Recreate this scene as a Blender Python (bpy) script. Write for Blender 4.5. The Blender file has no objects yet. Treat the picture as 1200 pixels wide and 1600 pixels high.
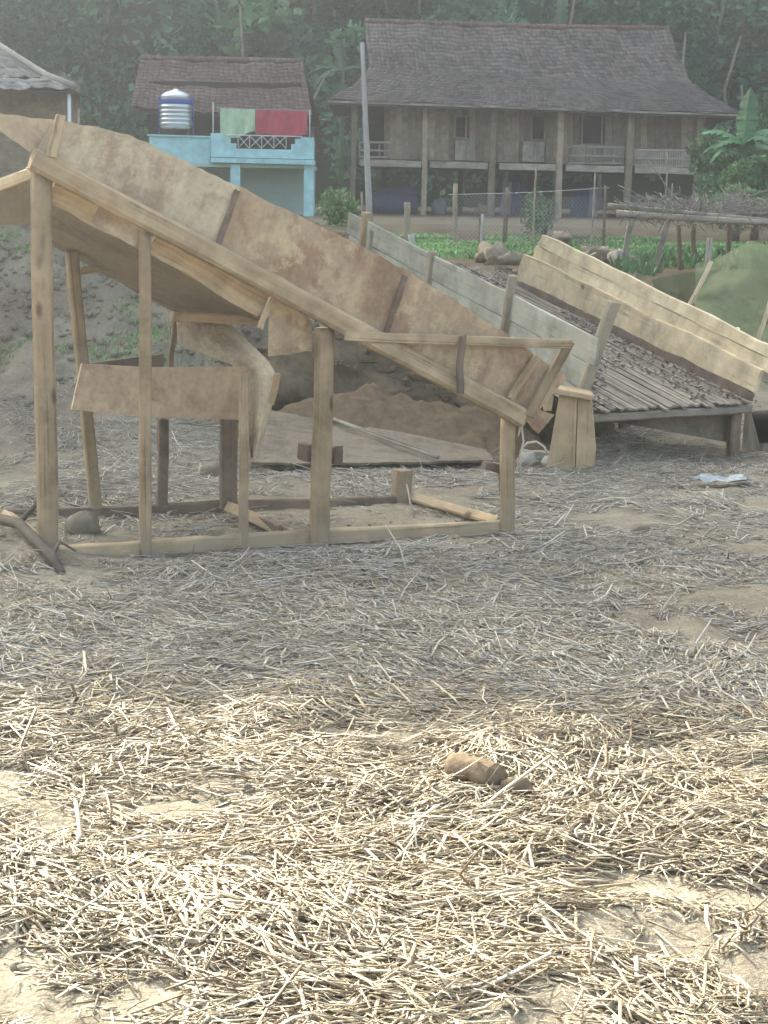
import bpy, math, random
import numpy as np
from mathutils import Vector
rng = np.random.default_rng(11)
rnd = random.Random(5)
scn = bpy.context.scene
COL = scn.collection

# ------------------------------------------------------------------ camera, sky, sun, exposure
F_PX, CAM_H = 2850.0, 1.55
PITCH, ROLL = math.atan(470 / F_PX), math.radians(1.0)
fw = np.array([0, math.cos(PITCH), -math.sin(PITCH)])
_u = np.array([0, math.sin(PITCH), math.cos(PITCH)]); _x = np.array([1.0, 0, 0])
rt = math.cos(ROLL) * _x + math.sin(ROLL) * _u
up = math.cos(ROLL) * _u - math.sin(ROLL) * _x
CAM = np.array([0, 0, CAM_H])
cam_d = bpy.data.cameras.new('camera'); cam = bpy.data.objects.new('camera', cam_d); COL.objects.link(cam)
cam_d.sensor_fit = 'VERTICAL'; cam_d.sensor_height = 36.0; cam_d.lens = F_PX / 1600 * 36
cam_d.clip_start = 0.05; cam_d.clip_end = 2000
from mathutils import Matrix
cam.matrix_world = Matrix(((rt[0], up[0], -fw[0], 0), (rt[1], up[1], -fw[1], 0), (rt[2], up[2], -fw[2], CAM_H), (0, 0, 0, 1)))
scn.camera = cam

SUN_EL, SUN_AZ = math.radians(33), math.radians(32)          # azimuth: to the left of straight ahead
world = bpy.data.worlds.new('World'); scn.world = world; world.use_nodes = True
wn = world.node_tree.nodes; wl = world.node_tree.links
bg = wn['Background']; sky = wn.new('ShaderNodeTexSky'); sky.sky_type = 'NISHITA'; sky.sun_disc = False
sky.sun_elevation = SUN_EL; sky.sun_rotation = -SUN_AZ; sky.air_density = 1.0; sky.dust_density = 3.0
hs = wn.new('ShaderNodeHueSaturation'); hs.inputs['Saturation'].default_value = 0.8        # milky, hazy valley sky
wl.new(sky.outputs[0], hs.inputs['Color']); wl.new(hs.outputs[0], bg.inputs[0]); bg.inputs[1].default_value = 0.066
sun_d = bpy.data.lights.new('sun', 'SUN'); sun = bpy.data.objects.new('sun', sun_d); COL.objects.link(sun)
sun_d.energy = 4.7; sun_d.angle = math.radians(0.5); sun_d.color = (1.0, 0.935, 0.80)
SDIR = Vector((-math.sin(SUN_AZ) * math.cos(SUN_EL), math.cos(SUN_AZ) * math.cos(SUN_EL), math.sin(SUN_EL)))
sun.rotation_euler = SDIR.to_track_quat('Z', 'Y').to_euler()
vs = scn.view_settings
scn.display_settings.display_device = 'sRGB'
vs.view_transform = 'Standard'; vs.look = 'None'; vs.gamma = 1.0; vs.use_curve_mapping = False
vs.exposure = 3.22
cy = scn.cycles
cy.use_denoising = True; cy.max_bounces = 6; cy.diffuse_bounces = 3; cy.glossy_bounces = 2
cy.transparent_max_bounces = 8; cy.volume_bounces = 0; cy.use_adaptive_sampling = False
cy.caustics_reflective = False; cy.caustics_refractive = False

# ------------------------------------------------------------------ helpers
def ray(x, y): return fw + (x - 600) / F_PX * rt + (800 - y) / F_PX * up
def P(x, y, Y):
    d = ray(x, y); return CAM + d * (Y / d[1])
def V(a): return np.array(a, float)
def nrm(a):
    a = V(a); return a / (np.linalg.norm(a) + 1e-12)
def lerp(a, b, t): return a + (b - a) * t

_tab = rng.random((256, 256))
def vnoise(x, y):
    x = np.asarray(x, float); y = np.asarray(y, float)
    xi = np.floor(x).astype(int); yi = np.floor(y).astype(int)
    fx = x - xi; fy = y - yi; fx = fx * fx * (3 - 2 * fx); fy = fy * fy * (3 - 2 * fy)
    a = _tab[xi % 256, yi % 256]; b = _tab[(xi + 1) % 256, yi % 256]
    c = _tab[xi % 256, (yi + 1) % 256]; d = _tab[(xi + 1) % 256, (yi + 1) % 256]
    return (a + (b - a) * fx) * (1 - fy) + (c + (d - c) * fx) * fy
def fbm(x, y, o=4):
    s = 0; a = 1; t = 0
    for k in range(o):
        s = s + a * vnoise(np.asarray(x) * 2 ** k + 17.3 * k, np.asarray(y) * 2 ** k + 5.1 * k); t += a; a *= .5
    return s / t
def sstep(a, b, x):
    t = np.clip((np.asarray(x, float) - a) / (b - a), 0, 1); return t * t * (3 - 2 * t)

WPOS = {}
def tag(o, label=None, cat=None, group=None, kind=None):
    if label: o['label'] = label
    if cat: o['category'] = cat
    if group: o['group'] = group
    if kind: o['kind'] = kind
    return o
def thing(name, label, cat, loc, group=None):
    o = bpy.data.objects.new(name, None); COL.objects.link(o)
    o.empty_display_size = 0.2
    o.location = tuple(loc); WPOS[o.name] = V(loc)
    return tag(o, label, cat, group)
def link_mesh(name, me, mat, parent=None, base=None):
    o = bpy.data.objects.new(name, me); COL.objects.link(o)
    if mat is not None and not me.materials: me.materials.append(mat)
    b = V(base) if base is not None else np.zeros(3)
    if parent is not None:
        o.parent = parent; o.location = tuple(b - WPOS[parent.name])
    else:
        o.location = tuple(b)
    WPOS[o.name] = b
    return o
def np_mesh(name, verts, quads, uv=None, smooth=False):
    me = bpy.data.meshes.new(name)
    verts = np.asarray(verts, np.float32); quads = np.asarray(quads, np.int32)
    k = quads.shape[1]
    me.vertices.add(len(verts)); me.vertices.foreach_set('co', verts.ravel())
    me.loops.add(quads.size); me.loops.foreach_set('vertex_index', quads.ravel())
    me.polygons.add(len(quads)); me.polygons.foreach_set('loop_start', np.arange(0, quads.size, k, dtype=np.int32))
    me.polygons.foreach_set('loop_total', np.full(len(quads), k, np.int32))
    if uv is not None:
        l = me.uv_layers.new(name='UVMap'); l.data.foreach_set('uv', np.asarray(uv, np.float32).ravel())
    me.update(calc_edges=True)
    if smooth: me.polygons.foreach_set('use_smooth', np.ones(len(quads), bool))
    return me

class MB:
    def __init__(s): s.v = []; s.f = []; s.uv = []; s.sm = []
    def add(s, vs_, fs, uvs, smooth=False):
        o = len(s.v); s.v += [tuple(map(float, p)) for p in vs_]
        for f, u in zip(fs, uvs):
            s.f.append([i + o for i in f]); s.uv.append(u); s.sm.append(smooth)
    def rings(s, rings, closed_ring=True, cap=True, smooth=False, vs_len=None):
        n = len(rings[0]); m = len(rings); vs_ = [p for r in rings for p in r]; fs = []; uvs = []
        L = [0.0]
        for i in range(1, m): L.append(L[-1] + float(np.linalg.norm(np.mean(rings[i], 0) - np.mean(rings[i - 1], 0))))
        per = [0.0]
        r0 = rings[m // 2]
        for j in range(n): per.append(per[-1] + float(np.linalg.norm(V(r0[(j + 1) % n]) - V(r0[j]))))
        for i in range(m - 1):
            for j in range(n if closed_ring else n - 1):
                k = (j + 1) % n
                fs.append([i * n + j, i * n + k, (i + 1) * n + k, (i + 1) * n + j])
                uvs.append([(L[i], per[j]), (L[i], per[j + 1]), (L[i + 1], per[j + 1]), (L[i + 1], per[j])])
        if cap:
            fs.append(list(range(n))[::-1]); uvs.append([(j * .01, per[j] * .2) for j in range(n)])
            fs.append([(m - 1) * n + j for j in range(n)]); uvs.append([(j * .01, per[j] * .2) for j in range(n)])
        s.add(vs_, fs, uvs, smooth)
    def plank(s, p0, p1, w, t, n, seg=7, jit=.002, taper=1.0, rag=.006):
        p0, p1 = V(p0), V(p1); a = nrm(p1 - p0); n = V(n); n = nrm(n - a * (n @ a)); d = np.cross(n, a)
        c = min(w, t) * .16; L = np.linalg.norm(p1 - p0)
        sh = [(-.5, -.5, 1, 0), (.5, -.5, -1, 0), (.5, -.5, 0, 1), (.5, .5, 0, -1), (.5, .5, -1, 0), (-.5, .5, 1, 0), (-.5, .5, 0, -1), (-.5, -.5, 0, 1)]
        prof = [(x * w + cx * c, y * t + cy_ * c) for x, y, cx, cy_ in sh]
        R = []
        wob = [rnd.gauss(0, 1) for _ in range(4)]
        for i in range(seg + 1):
            q = i / seg; k = lerp(1, taper, q)
            ow = jit * 1.2 * (wob[0] * math.sin(q * 5 + wob[1]) + .5 * math.sin(q * 11 + wob[2]))
            on = jit * .8 * wob[3] * math.sin(q * 4 + wob[0])
            ring = []
            for (x, y) in prof:
                e = rnd.uniform(-rag, rag) if i in (0, seg) else 0
                ring.append(p0 + a * (L * q + e) + d * (x * k + ow + rnd.gauss(0, jit * .6)) + n * (y + on + rnd.gauss(0, jit * .25)))
            R.append(ring)
        s.rings(R); return s
    def tube(s, pts, radii, n=10, jit=.03, smooth=True):
        pts = [V(p) for p in pts]; R = []
        a = nrm(pts[1] - pts[0]); ref = V((0, 0, 1)) if abs(a[2]) < .9 else V((1, 0, 0))
        x = nrm(np.cross(a, ref))
        lump = [1 + rnd.gauss(0, jit) for _ in range(n)]
        for i, p in enumerate(pts):
            a = nrm(pts[min(i + 1, len(pts) - 1)] - pts[max(i - 1, 0)])
            x = nrm(x - a * (x @ a)); y = np.cross(a, x)
            r = radii[i] if hasattr(radii, '__len__') else radii
            R.append([p + (x * math.cos(2 * math.pi * j / n) + y * math.sin(2 * math.pi * j / n)) * r * lump[j] * (1 + rnd.gauss(0, jit * .6)) for j in range(n)])
        s.rings(R, smooth=smooth); return s
    def pole(s, p0, p1, r0, r1, n=10, seg=8, bow=.006, jit=.03):
        p0, p1 = V(p0), V(p1); b = [rnd.gauss(0, bow) for _ in range(4)]
        pts = []; rr = []
        for i in range(seg + 1):
            q = i / seg; k = math.sin(math.pi * q)
            pts.append(p0 + (p1 - p0) * q + V((b[0] * k + b[1] * math.sin(2 * math.pi * q) * .5, b[2] * k, 0)))
            rr.append(lerp(r0, r1, q) * (1 + rnd.gauss(0, jit * .5)))
        return s.tube(pts, rr, n, jit)
    def box(s, c, size, rz=0):
        c = V(c); sx, sy, sz = [q / 2 for q in size]; ca, sa = math.cos(rz), math.sin(rz)
        vs_ = [c + V((x * ca - y * sa, x * sa + y * ca, z)) for z in (-sz, sz) for x, y in ((-sx, -sy), (sx, -sy), (sx, sy), (-sx, sy))]
        fs = [[3, 2, 1, 0], [4, 5, 6, 7], [0, 1, 5, 4], [1, 2, 6, 5], [2, 3, 7, 6], [3, 0, 4, 7]]
        d = [(size[0], size[1])] * 2 + [(size[0], size[2]), (size[1], size[2])] * 2
        s.add(vs_, fs, [[(0, 0), (a, 0), (a, b), (0, b)] for a, b in d]); return s
    def sheet(s, rows, th, n, bulge=.004, freq=5.0, smooth=True):
        rows = np.array(rows, float); m, k = rows.shape[:2]; n = nrm(n); ph = rnd.uniform(0, 50)
        for i in range(m):
            for j in range(k):
                q = rows[i, j]
                rows[i, j] = q + n * bulge * (2 * fbm(q[0] * freq + ph, (q[2] + q[1]) * freq) - 1) * 2
        back = rows + n * th
        vs_ = list(rows.reshape(-1, 3)) + list(back.reshape(-1, 3)); o = m * k; fs = []; uvs = []
        du = np.linalg.norm(rows[0, -1] - rows[0, 0]) / max(k - 1, 1); dv = np.linalg.norm(rows[-1, 0] - rows[0, 0]) / max(m - 1, 1)
        for i in range(m - 1):
            for j in range(k - 1):
                a, b, c, d = i * k + j, i * k + j + 1, (i + 1) * k + j + 1, (i + 1) * k + j
                u = [(j * du, -i * dv), ((j + 1) * du, -i * dv), ((j + 1) * du, -(i + 1) * dv), (j * du, -(i + 1) * dv)]
                fs.append([d, c, b, a]); uvs.append(u[::-1]); fs.append([a + o, b + o, c + o, d + o]); uvs.append(u)
        def edge(ids):
            for a, b in zip(ids[:-1], ids[1:]): fs.append([a, b, b + o, a + o]); uvs.append([(0, 0), (du, 0), (du, th), (0, th)])
        edge(list(range(k))); edge([i * k + k - 1 for i in range(m)])
        edge([(m - 1) * k + j for j in range(k)][::-1]); edge([i * k for i in range(m)][::-1])
        s.add(vs_, fs, uvs, False)
        return s
    def prism(s, front, back):
        n = len(front); fs = [list(range(n)), [n + i for i in range(n)][::-1]]
        for i in range(n): fs.append([i, i + n, (i + 1) % n + n, (i + 1) % n])
        uvs = []
        c = np.mean([V(p) for p in front], 0)
        for f in fs:
            pts = [V((list(front) + list(back))[i]) for i in f]
            uvs.append([(p[2] - c[2], p[0] - c[0] + p[1] * .3) for p in pts])
        s.add(list(front) + list(back), fs, uvs); return s
    def build(s, name, mat, parent=None, base=None, kind=None, label=None):
        if base is None:
            base = WPOS[parent.name] if parent is not None else np.mean(np.array(s.v), 0)
        base = V(base)
        me = bpy.data.meshes.new(name)
        me.from_pydata([tuple(V(p) - base) for p in s.v], [], s.f)
        l = me.uv_layers.new(name='UVMap')
        l.data.foreach_set('uv', np.array([c for u in s.uv for c in u], np.float32).ravel())
        me.polygons.foreach_set('use_smooth', np.array(s.sm, bool))
        me.update()
        import bmesh
        bm = bmesh.new(); bm.from_mesh(me); bmesh.ops.recalc_face_normals(bm, faces=bm.faces); bm.to_mesh(me); bm.free()
        o = link_mesh(name, me, mat, parent, base)
        if kind: o['kind'] = kind
        if label: o['label'] = label
        return o

def copy_tree(o, parent=None):
    c = o.copy(); COL.objects.link(c); c.parent = parent if parent else None
    for ch in [q for q in o.children]: copy_tree(ch, c)
    return c

# ------------------------------------------------------------------ materials
class Mat:
    def __init__(s, name, rough=.85, spec=.25):
        s.m = bpy.data.materials.new(name); s.m.use_nodes = True; s.t = s.m.node_tree; s.n = s.t.nodes
        s.b = s.n['Principled BSDF']; s.b.inputs['Roughness'].default_value = rough
        s.b.inputs['Specular IOR Level'].default_value = spec
        s.tc = s.n.new('ShaderNodeTexCoord')
    def l(s, a, b): s.t.links.new(a, b)
    def coord(s, which='Object', scale=(1, 1, 1), rand=True):
        mp = s.n.new('ShaderNodeMapping'); mp.inputs['Scale'].default_value = scale
        s.l(s.tc.outputs[which], mp.inputs['Vector'])
        if rand:
            oi = s.n.new('ShaderNodeObjectInfo'); mu = s.n.new('ShaderNodeMath'); mu.operation = 'MULTIPLY'; mu.inputs[1].default_value = 37.0
            s.l(oi.outputs['Random'], mu.inputs[0]); cb = s.n.new('ShaderNodeCombineXYZ')
            for k in range(3): s.l(mu.outputs[0], cb.inputs[k])
            s.l(cb.outputs[0], mp.inputs['Location'])
        return mp.outputs[0]
    def noise(s, vec, scale, detail=4, rough=.6, dist=0):
        q = s.n.new('ShaderNodeTexNoise'); q.inputs['Scale'].default_value = scale; q.inputs['Detail'].default_value = detail
        q.inputs['Roughness'].default_value = rough; q.inputs['Distortion'].default_value = dist
        s.l(vec, q.inputs['Vector']); return q.outputs['Fac']
    def ramp(s, fac, stops):
        r = s.n.new('ShaderNodeValToRGB'); e = r.color_ramp.elements
        while len(e) < len(stops): e.new(.5)
        for k, (p, c) in enumerate(stops):
            e[k].position = p; e[k].color = (c, c, c, 1) if not hasattr(c, '__len__') else (*c, 1)
        s.l(fac, r.inputs[0]); return r.outputs[0]
    def mix(s, fac, a, b, mode='MIX'):
        m = s.n.new('ShaderNodeMix'); m.data_type = 'RGBA'; m.blend_type = mode
        for v_, i in ((fac, 0), (a, 6), (b, 7)):
            if hasattr(v_, 'is_linked'): s.l(v_, m.inputs[i])
            else: m.inputs[i].default_value = v_ if i == 0 else (*v_, 1)
        return m.outputs[2]
    def island(s):
        g = s.n.new('ShaderNodeNewGeometry'); return g.outputs['Random Per Island']
    def objrand(s):
        g = s.n.new('ShaderNodeObjectInfo'); return g.outputs['Random']
    def mathop(s, a, op, v):
        q = s.n.new('ShaderNodeMath'); q.operation = op; q.inputs[1].default_value = v; s.l(a, q.inputs[0]); return q.outputs[0]
    def bump(s, h, strength=.4, dist=.01):
        b = s.n.new('ShaderNodeBump'); b.inputs['Strength'].default_value = strength; b.inputs['Distance'].default_value = dist
        s.l(h, b.inputs['Height']); s.l(b.outputs[0], s.b.inputs['Normal'])
    def color(s, c):
        if hasattr(c, 'is_linked'): s.l(c, s.b.inputs['Base Color'])
        else: s.b.inputs['Base Color'].default_value = (*c, 1)
        return s

def wood(name, c_dark, c_mid, c_light, dust=None, dust_amt=.5, var=.25, grain=26):
    m = Mat(name)
    uv = m.coord('UV', (1.3, grain, 1)); g = m.noise(uv, 1.0, 5, .65, .4)
    col = m.ramp(g, [(.25, c_dark), (.5, c_mid), (.75, c_light)])
    crack = m.ramp(m.noise(m.coord('UV', (.9, grain * 2.2, 1)), 1.0, 2, .5), [(.33, .25), (.40, 1.0)])
    col = m.mix(.8, col, crack, 'MULTIPLY')
    ob = m.coord('Object')
    if dust:
        d = m.ramp(m.noise(ob, 7, 5, .65), [(.5 - dust_amt * .45, 1.0), (.95 - dust_amt * .45, 0.0)])
        col = m.mix(d, col, dust)
    st = m.ramp(m.noise(ob, 3.4, 5, .68), [(.34, .5), (.48, .85), (.62, 1.1)])
    col = m.mix(.8, col, st, 'MULTIPLY')
    r = m.ramp(m.objrand(), [(0, 1 - var), (1, 1 + var * .6)])
    col = m.mix(1.0, col, r, 'MULTIPLY')
    m.color(col); m.bump(g, .5, .004)
    return m.m
DUST = (.36, .265, .165)
M = {}
M['chute_wood'] = wood('dusty_timber', (.24, .155, .085), (.43, .305, .175), (.54, .40, .245), (.55, .42, .26), .65, .12)
M['post_wood'] = wood('post_timber', (.14, .09, .05), (.27, .185, .105), (.36, .26, .155), (.37, .275, .165), .55, .15)
M['dark_wood'] = wood('dark_timber', (.075, .053, .04), (.14, .10, .075), (.19, .145, .11), (.25, .19, .135), .4, .15)
def mud_foot(mat_, z0, z1, c):
    t = mat_.node_tree; n = t.nodes; b = n['Principled BSDF']; src = b.inputs['Base Color'].links[0].from_socket
    tc = n.new('ShaderNodeTexCoord'); sx = n.new('ShaderNodeSeparateXYZ'); t.links.new(tc.outputs['Object'], sx.inputs[0])
    nz = n.new('ShaderNodeTexNoise'); nz.inputs['Scale'].default_value = 9; t.links.new(tc.outputs['Object'], nz.inputs['Vector'])
    ma = n.new('ShaderNodeMath'); ma.operation = 'MULTIPLY_ADD'; ma.inputs[1].default_value = -.35; t.links.new(nz.outputs['Fac'], ma.inputs[0]); t.links.new(sx.outputs[2], ma.inputs[2])
    mr = n.new('ShaderNodeMapRange'); mr.inputs['From Min'].default_value = z0 - .17; mr.inputs['From Max'].default_value = z1 - .17; mr.inputs['To Min'].default_value = .85; mr.inputs['To Max'].default_value = 0
    t.links.new(ma.outputs[0], mr.inputs['Value']); m = n.new('ShaderNodeMix'); m.data_type = 'RGBA'; t.links.new(mr.outputs[0], m.inputs[0])
    t.links.new(src, m.inputs[6]); m.inputs[7].default_value = (*c, 1); t.links.new(m.outputs[2], b.inputs['Base Color'])
mud_foot(M['post_wood'], .03, .22, (.27, .215, .145)); mud_foot(M['chute_wood'], .0, .10, (.31, .25, .165))
M['grey_wood'] = wood('grey_green_plank', (.26, .27, .215), (.41, .415, .335), (.51, .505, .415), (.36, .335, .26), .3, .12, 18)
M['pale_wood'] = wood('pale_new_plank', (.50, .40, .25), (.76, .64, .43), (.85, .75, .54), (.60, .47, .29), .26, .10, 16)
M['stand_wood'] = wood('stand_plank', (.30, .20, .105), (.48, .345, .20), (.56, .42, .26), (.44, .32, .19), .35, .1, 18)
M['wall_wood'] = wood('house_plank', (.24, .19, .125), (.56, .46, .31), (.74, .63, .45), (.38, .31, .22), .3, .45, 14)
M['beam_wood'] = wood('house_beam', (.32, .29, .22), (.45, .415, .33), (.54, .50, .41), None, 0, .2, 14)
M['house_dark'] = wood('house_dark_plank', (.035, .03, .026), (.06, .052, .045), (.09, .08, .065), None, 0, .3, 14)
M['old_wood'] = wood('old_upright', (.24, .215, .15), (.37, .335, .24), (.46, .42, .31), (.36, .3, .21), .3, .15, 16)
M['slat'] = wood('bamboo_slat', (.13, .11, .085), (.25, .215, .165), (.36, .32, .26), (.27, .23, .18), .4, .3, 30)
M['bamboo'] = wood('weathered_pole', (.20, .18, .135), (.32, .29, .23), (.42, .385, .315), None, 0, .2, 20)

def knots(mat_):
    t = mat_.node_tree; n = t.nodes; b = n['Principled BSDF']; src = b.inputs['Base Color'].links[0].from_socket
    v = n.new('ShaderNodeTexVoronoi'); v.inputs['Scale'].default_value = 2.6; tc = n.new('ShaderNodeTexCoord'); mp = n.new('ShaderNodeMapping'); mp.inputs['Scale'].default_value = (1, 2.2, 1)
    t.links.new(tc.outputs['UV'], mp.inputs['Vector']); t.links.new(mp.outputs[0], v.inputs['Vector'])
    r = n.new('ShaderNodeValToRGB'); r.color_ramp.elements[0].position = .05; r.color_ramp.elements[0].color = (.25, .17, .1, 1); r.color_ramp.elements[1].position = .13; r.color_ramp.elements[1].color = (1, 1, 1, 1)
    t.links.new(v.outputs['Distance'], r.inputs[0]); m = n.new('ShaderNodeMix'); m.data_type = 'RGBA'; m.blend_type = 'MULTIPLY'; m.inputs[0].default_value = .85
    t.links.new(src, m.inputs[6]); t.links.new(r.outputs[0], m.inputs[7]); t.links.new(m.outputs[2], b.inputs['Base Color'])
knots(M['pale_wood']); knots(M['stand_wood']); knots(M['chute_wood']); knots(M['post_wood'])
def rust(name, base, red, dust, amt):
    m = Mat(name, .8, .3); ob = m.coord('Object')
    a = m.noise(ob, 2.2, 6, .68, .6); b = m.noise(ob, 9, 6, .7); c = m.noise(ob, 38, 3, .6)
    col = m.ramp(a, [(.36, tuple(.82 * q for q in red)), (.43, red), (.49, base), (.58, tuple(1.08 * q for q in base)), (.64, tuple(.78 * q for q in base))])
    d = m.ramp(b, [(.50, 0.0), (.53, .6), (.66, .95)]); d2 = m.ramp(m.noise(ob, 1.7, 3, .5), [(.4, .1), (.6, amt)])
    dd = m.mix(1.0, d, d2, 'MULTIPLY'); col = m.mix(dd, col, dust)
    sc = m.ramp(c, [(.3, .82), (.6, 1.05)]); col = m.mix(.8, col, sc, 'MULTIPLY')
    drip = m.ramp(m.noise(m.coord('UV', (16, .7, 1)), 1, 4, .65), [(.36, .82), (.52, .98), (.66, 1.07)]); col = m.mix(.7, col, drip, 'MULTIPLY')
    m.color(col); m.bump(b, .25, .004); return m.m
M['rust'] = rust('rusty_sheet', (.40, .28, .175), (.32, .20, .12), (.52, .40, .235), .95)
M['rust_pale'] = rust('dusty_sheet', (.48, .39, .265), (.39, .285, .195), (.58, .475, .31), .9)
M['rust_shade'] = rust('shaded_underside_sheet', (.23, .18, .12), (.18, .13, .085), (.29, .225, .145), .8)  # rust darkened to put the underside's shade into the colour
M['grey_sheet'] = rust('grey_sheet', (.17, .14, .10), (.12, .095, .065), (.22, .17, .11), .9)
M['seam'] = rust('seam_iron', (.15, .105, .08), (.12, .075, .055), (.26, .19, .12), .6)

def plain(name, c, rough=.7, spec=.3, nscale=6, nvar=.2, var=.0, bump=.15):
    m = Mat(name, rough, spec); ob = m.coord('Object'); a = m.noise(ob, nscale, 5, .65)
    col = m.mix(1.0, c, m.ramp(a, [(.3, 1 - nvar), (.7, 1 + nvar * .4)]), 'MULTIPLY')
    if var: col = m.mix(1.0, col, m.ramp(m.island(), [(0, 1 - var), (1, 1 + var)]), 'MULTIPLY')
    m.color(col); m.bump(a, bump, .01); return m.m
M['turq'] = plain('turquoise_plaster', (.44, .75, .755), .8, .2, 3.0, .28)
M['turq_pale'] = plain('pale_green_plaster', (.45, .60, .53), .85, .2, 1.0, .2)
M['concrete'] = plain('concrete', (.42, .42, .38), .9, .2, 4, .2)
M['white_iron'] = plain('white_iron', (.72, .72, .70), .5, .4, 5, .1)
M['steel'] = plain('stainless_steel', (.66, .68, .70), .32, .5, 3, .08)
M['steel'].node_tree.nodes['Principled BSDF'].inputs['Metallic'].default_value = .85
M['blue_band'] = plain('blue_band', (.05, .10, .38), .5)
M['cloth_green'] = plain('green_towel', (.50, .68, .46), .95, .1, 5, .2)
M['cloth_red'] = plain('red_towel', (.50, .07, .11), .95, .1, 5, .2)
M['cloth_blue'] = plain('blue_cloth', (.10, .13, .22), .8, .2, 3, .4)
M['cloth_pale'] = plain('pale_cloth', (.38, .42, .46), .9, .2, 3, .3)
M['black'] = plain('black_plastic', (.015, .015, .017), .45, .4, 8, .2)
M['rock'] = plain('rock', (.33, .27, .20), .95, .15, 7, .35)
M['rock_pale'] = plain('pale_stone', (.36, .32, .27), .95, .15, 9, .25)
M['clod'] = plain('soil_clod', (.21, .18, .13), .98, .05, 14, .3, .2, .5)
M['log'] = plain('log_bark', (.20, .15, .095), .95, .1, 22, .4, 0, .7)
M['shade_soil'] = plain('shade_dark_soil', (.14, .108, .072), .98, .05, 12, .5, 0, .8)  # soil colour darkened to carry the deep shade under the ramp
M['pile'] = plain('heap_soil', (.15, .11, .07), .98, .05, 16, .4, 0, .7)
M['plastic'] = plain('plastic_scrap', (.36, .38, .37), .4, .5, 9, .25)
M['basket'] = plain('woven_tray', (.22, .135, .095), .9, .2, 20, .3)
M['wire'] = plain('wire', (.45, .45, .44), .6, .4)
M['hose'] = plain('wire_loop', (.50, .44, .34), .7, .3)

def straw_mat(name, cols):
    m = Mat(name, .5, .45); i = m.island()
    col = m.ramp(i, [(p, c) for p, c in zip((0, .15, .35, .6, .85, 1), cols)])
    ob = m.coord('Object', rand=False); st = m.ramp(m.noise(ob, 60, 2, .5), [(.3, .8), (.6, 1.05)])
    col = m.mix(.7, col, st, 'MULTIPLY')
    big = m.ramp(m.noise(ob, .9, 3, .5), [(.35, .82), (.6, 1.08)]); col = m.mix(1, col, big, 'MULTIPLY')
    m.color(col); return m.m
M['straw'] = straw_mat('dry_straw', [(.13, .09, .05), (.24, .175, .10), (.34, .265, .16), (.44, .36, .235), (.58, .50, .365), (.38, .30, .17)])
M['litter'] = straw_mat('leaf_debris', [(.09, .075, .06), (.15, .125, .10), (.22, .185, .145), (.29, .25, .20), (.40, .36, .30), (.20, .165, .115)])
M['mud_shade_straw'] = straw_mat('trodden_shade_straw', [(.16, .13, .095), (.245, .213, .165), (.325, .29, .23), (.405, .37, .305), (.52, .485, .41), (.38, .335, .225)])  # grey tone holds both the mud coat and the yard's shade
def leaf_mat(name, cols, trans=.25, rough=.55):
    m = Mat(name, rough, .3); col = m.ramp(m.island(), [(k / (len(cols) - 1), c) for k, c in enumerate(cols)])
    ob = m.coord('Object', rand=False); col = m.mix(1, col, m.ramp(m.noise(ob, .35, 3, .6), [(.34, .4), (.5, .95), (.66, 1.6)]), 'MULTIPLY')
    m.color(col)
    if trans:
        tr = m.n.new('ShaderNodeBsdfTranslucent'); ms = m.n.new('ShaderNodeMixShader'); ms.inputs[0].default_value = trans
        m.l(col, tr.inputs['Color']); m.l(m.b.outputs[0], ms.inputs[1]); m.l(tr.outputs[0], ms.inputs[2])
        m.l(ms.outputs[0], m.n['Material Output'].inputs['Surface'])
    return m.m
M['forest'] = leaf_mat('forest_leaves',  [(.045, .12, .075), (.085, .20, .12), (.12, .26, .15), (.17, .32, .17)], .25, .85)
M['bush'] = leaf_mat('bush_leaves', [(.07, .15, .07), (.12, .23, .10), (.18, .31, .13)])
M['leafy'] = leaf_mat('bright_leaves', [(.10, .22, .09), (.17, .33, .13), (.25, .42, .18)], .3)
M['grass'] = leaf_mat('grass_blades', [(.09, .20, .07), (.14, .30, .10), (.20, .36, .13), (.26, .32, .16)])
M['dryweed'] = leaf_mat('dry_weeds', [(.16, .16, .09), (.26, .23, .14), (.20, .24, .12)])
M['banana_dim'] = leaf_mat('dim_banana_leaf', [(.05, .13, .07), (.07, .17, .08)], .3, .6)
M['banana'] = leaf_mat('banana_leaf', [(.10, .26, .11), (.13, .31, .13)], .35, .4)
M['dark_twig'] = wood('dry_twig', (.12, .11, .10), (.21, .195, .175), (.30, .28, .25), None, 0, .2, 20)
M['bark'] = wood('bark', (.06, .05, .035), (.11, .09, .07), (.16, .13, .10), None, 0, .2, 12)

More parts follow.
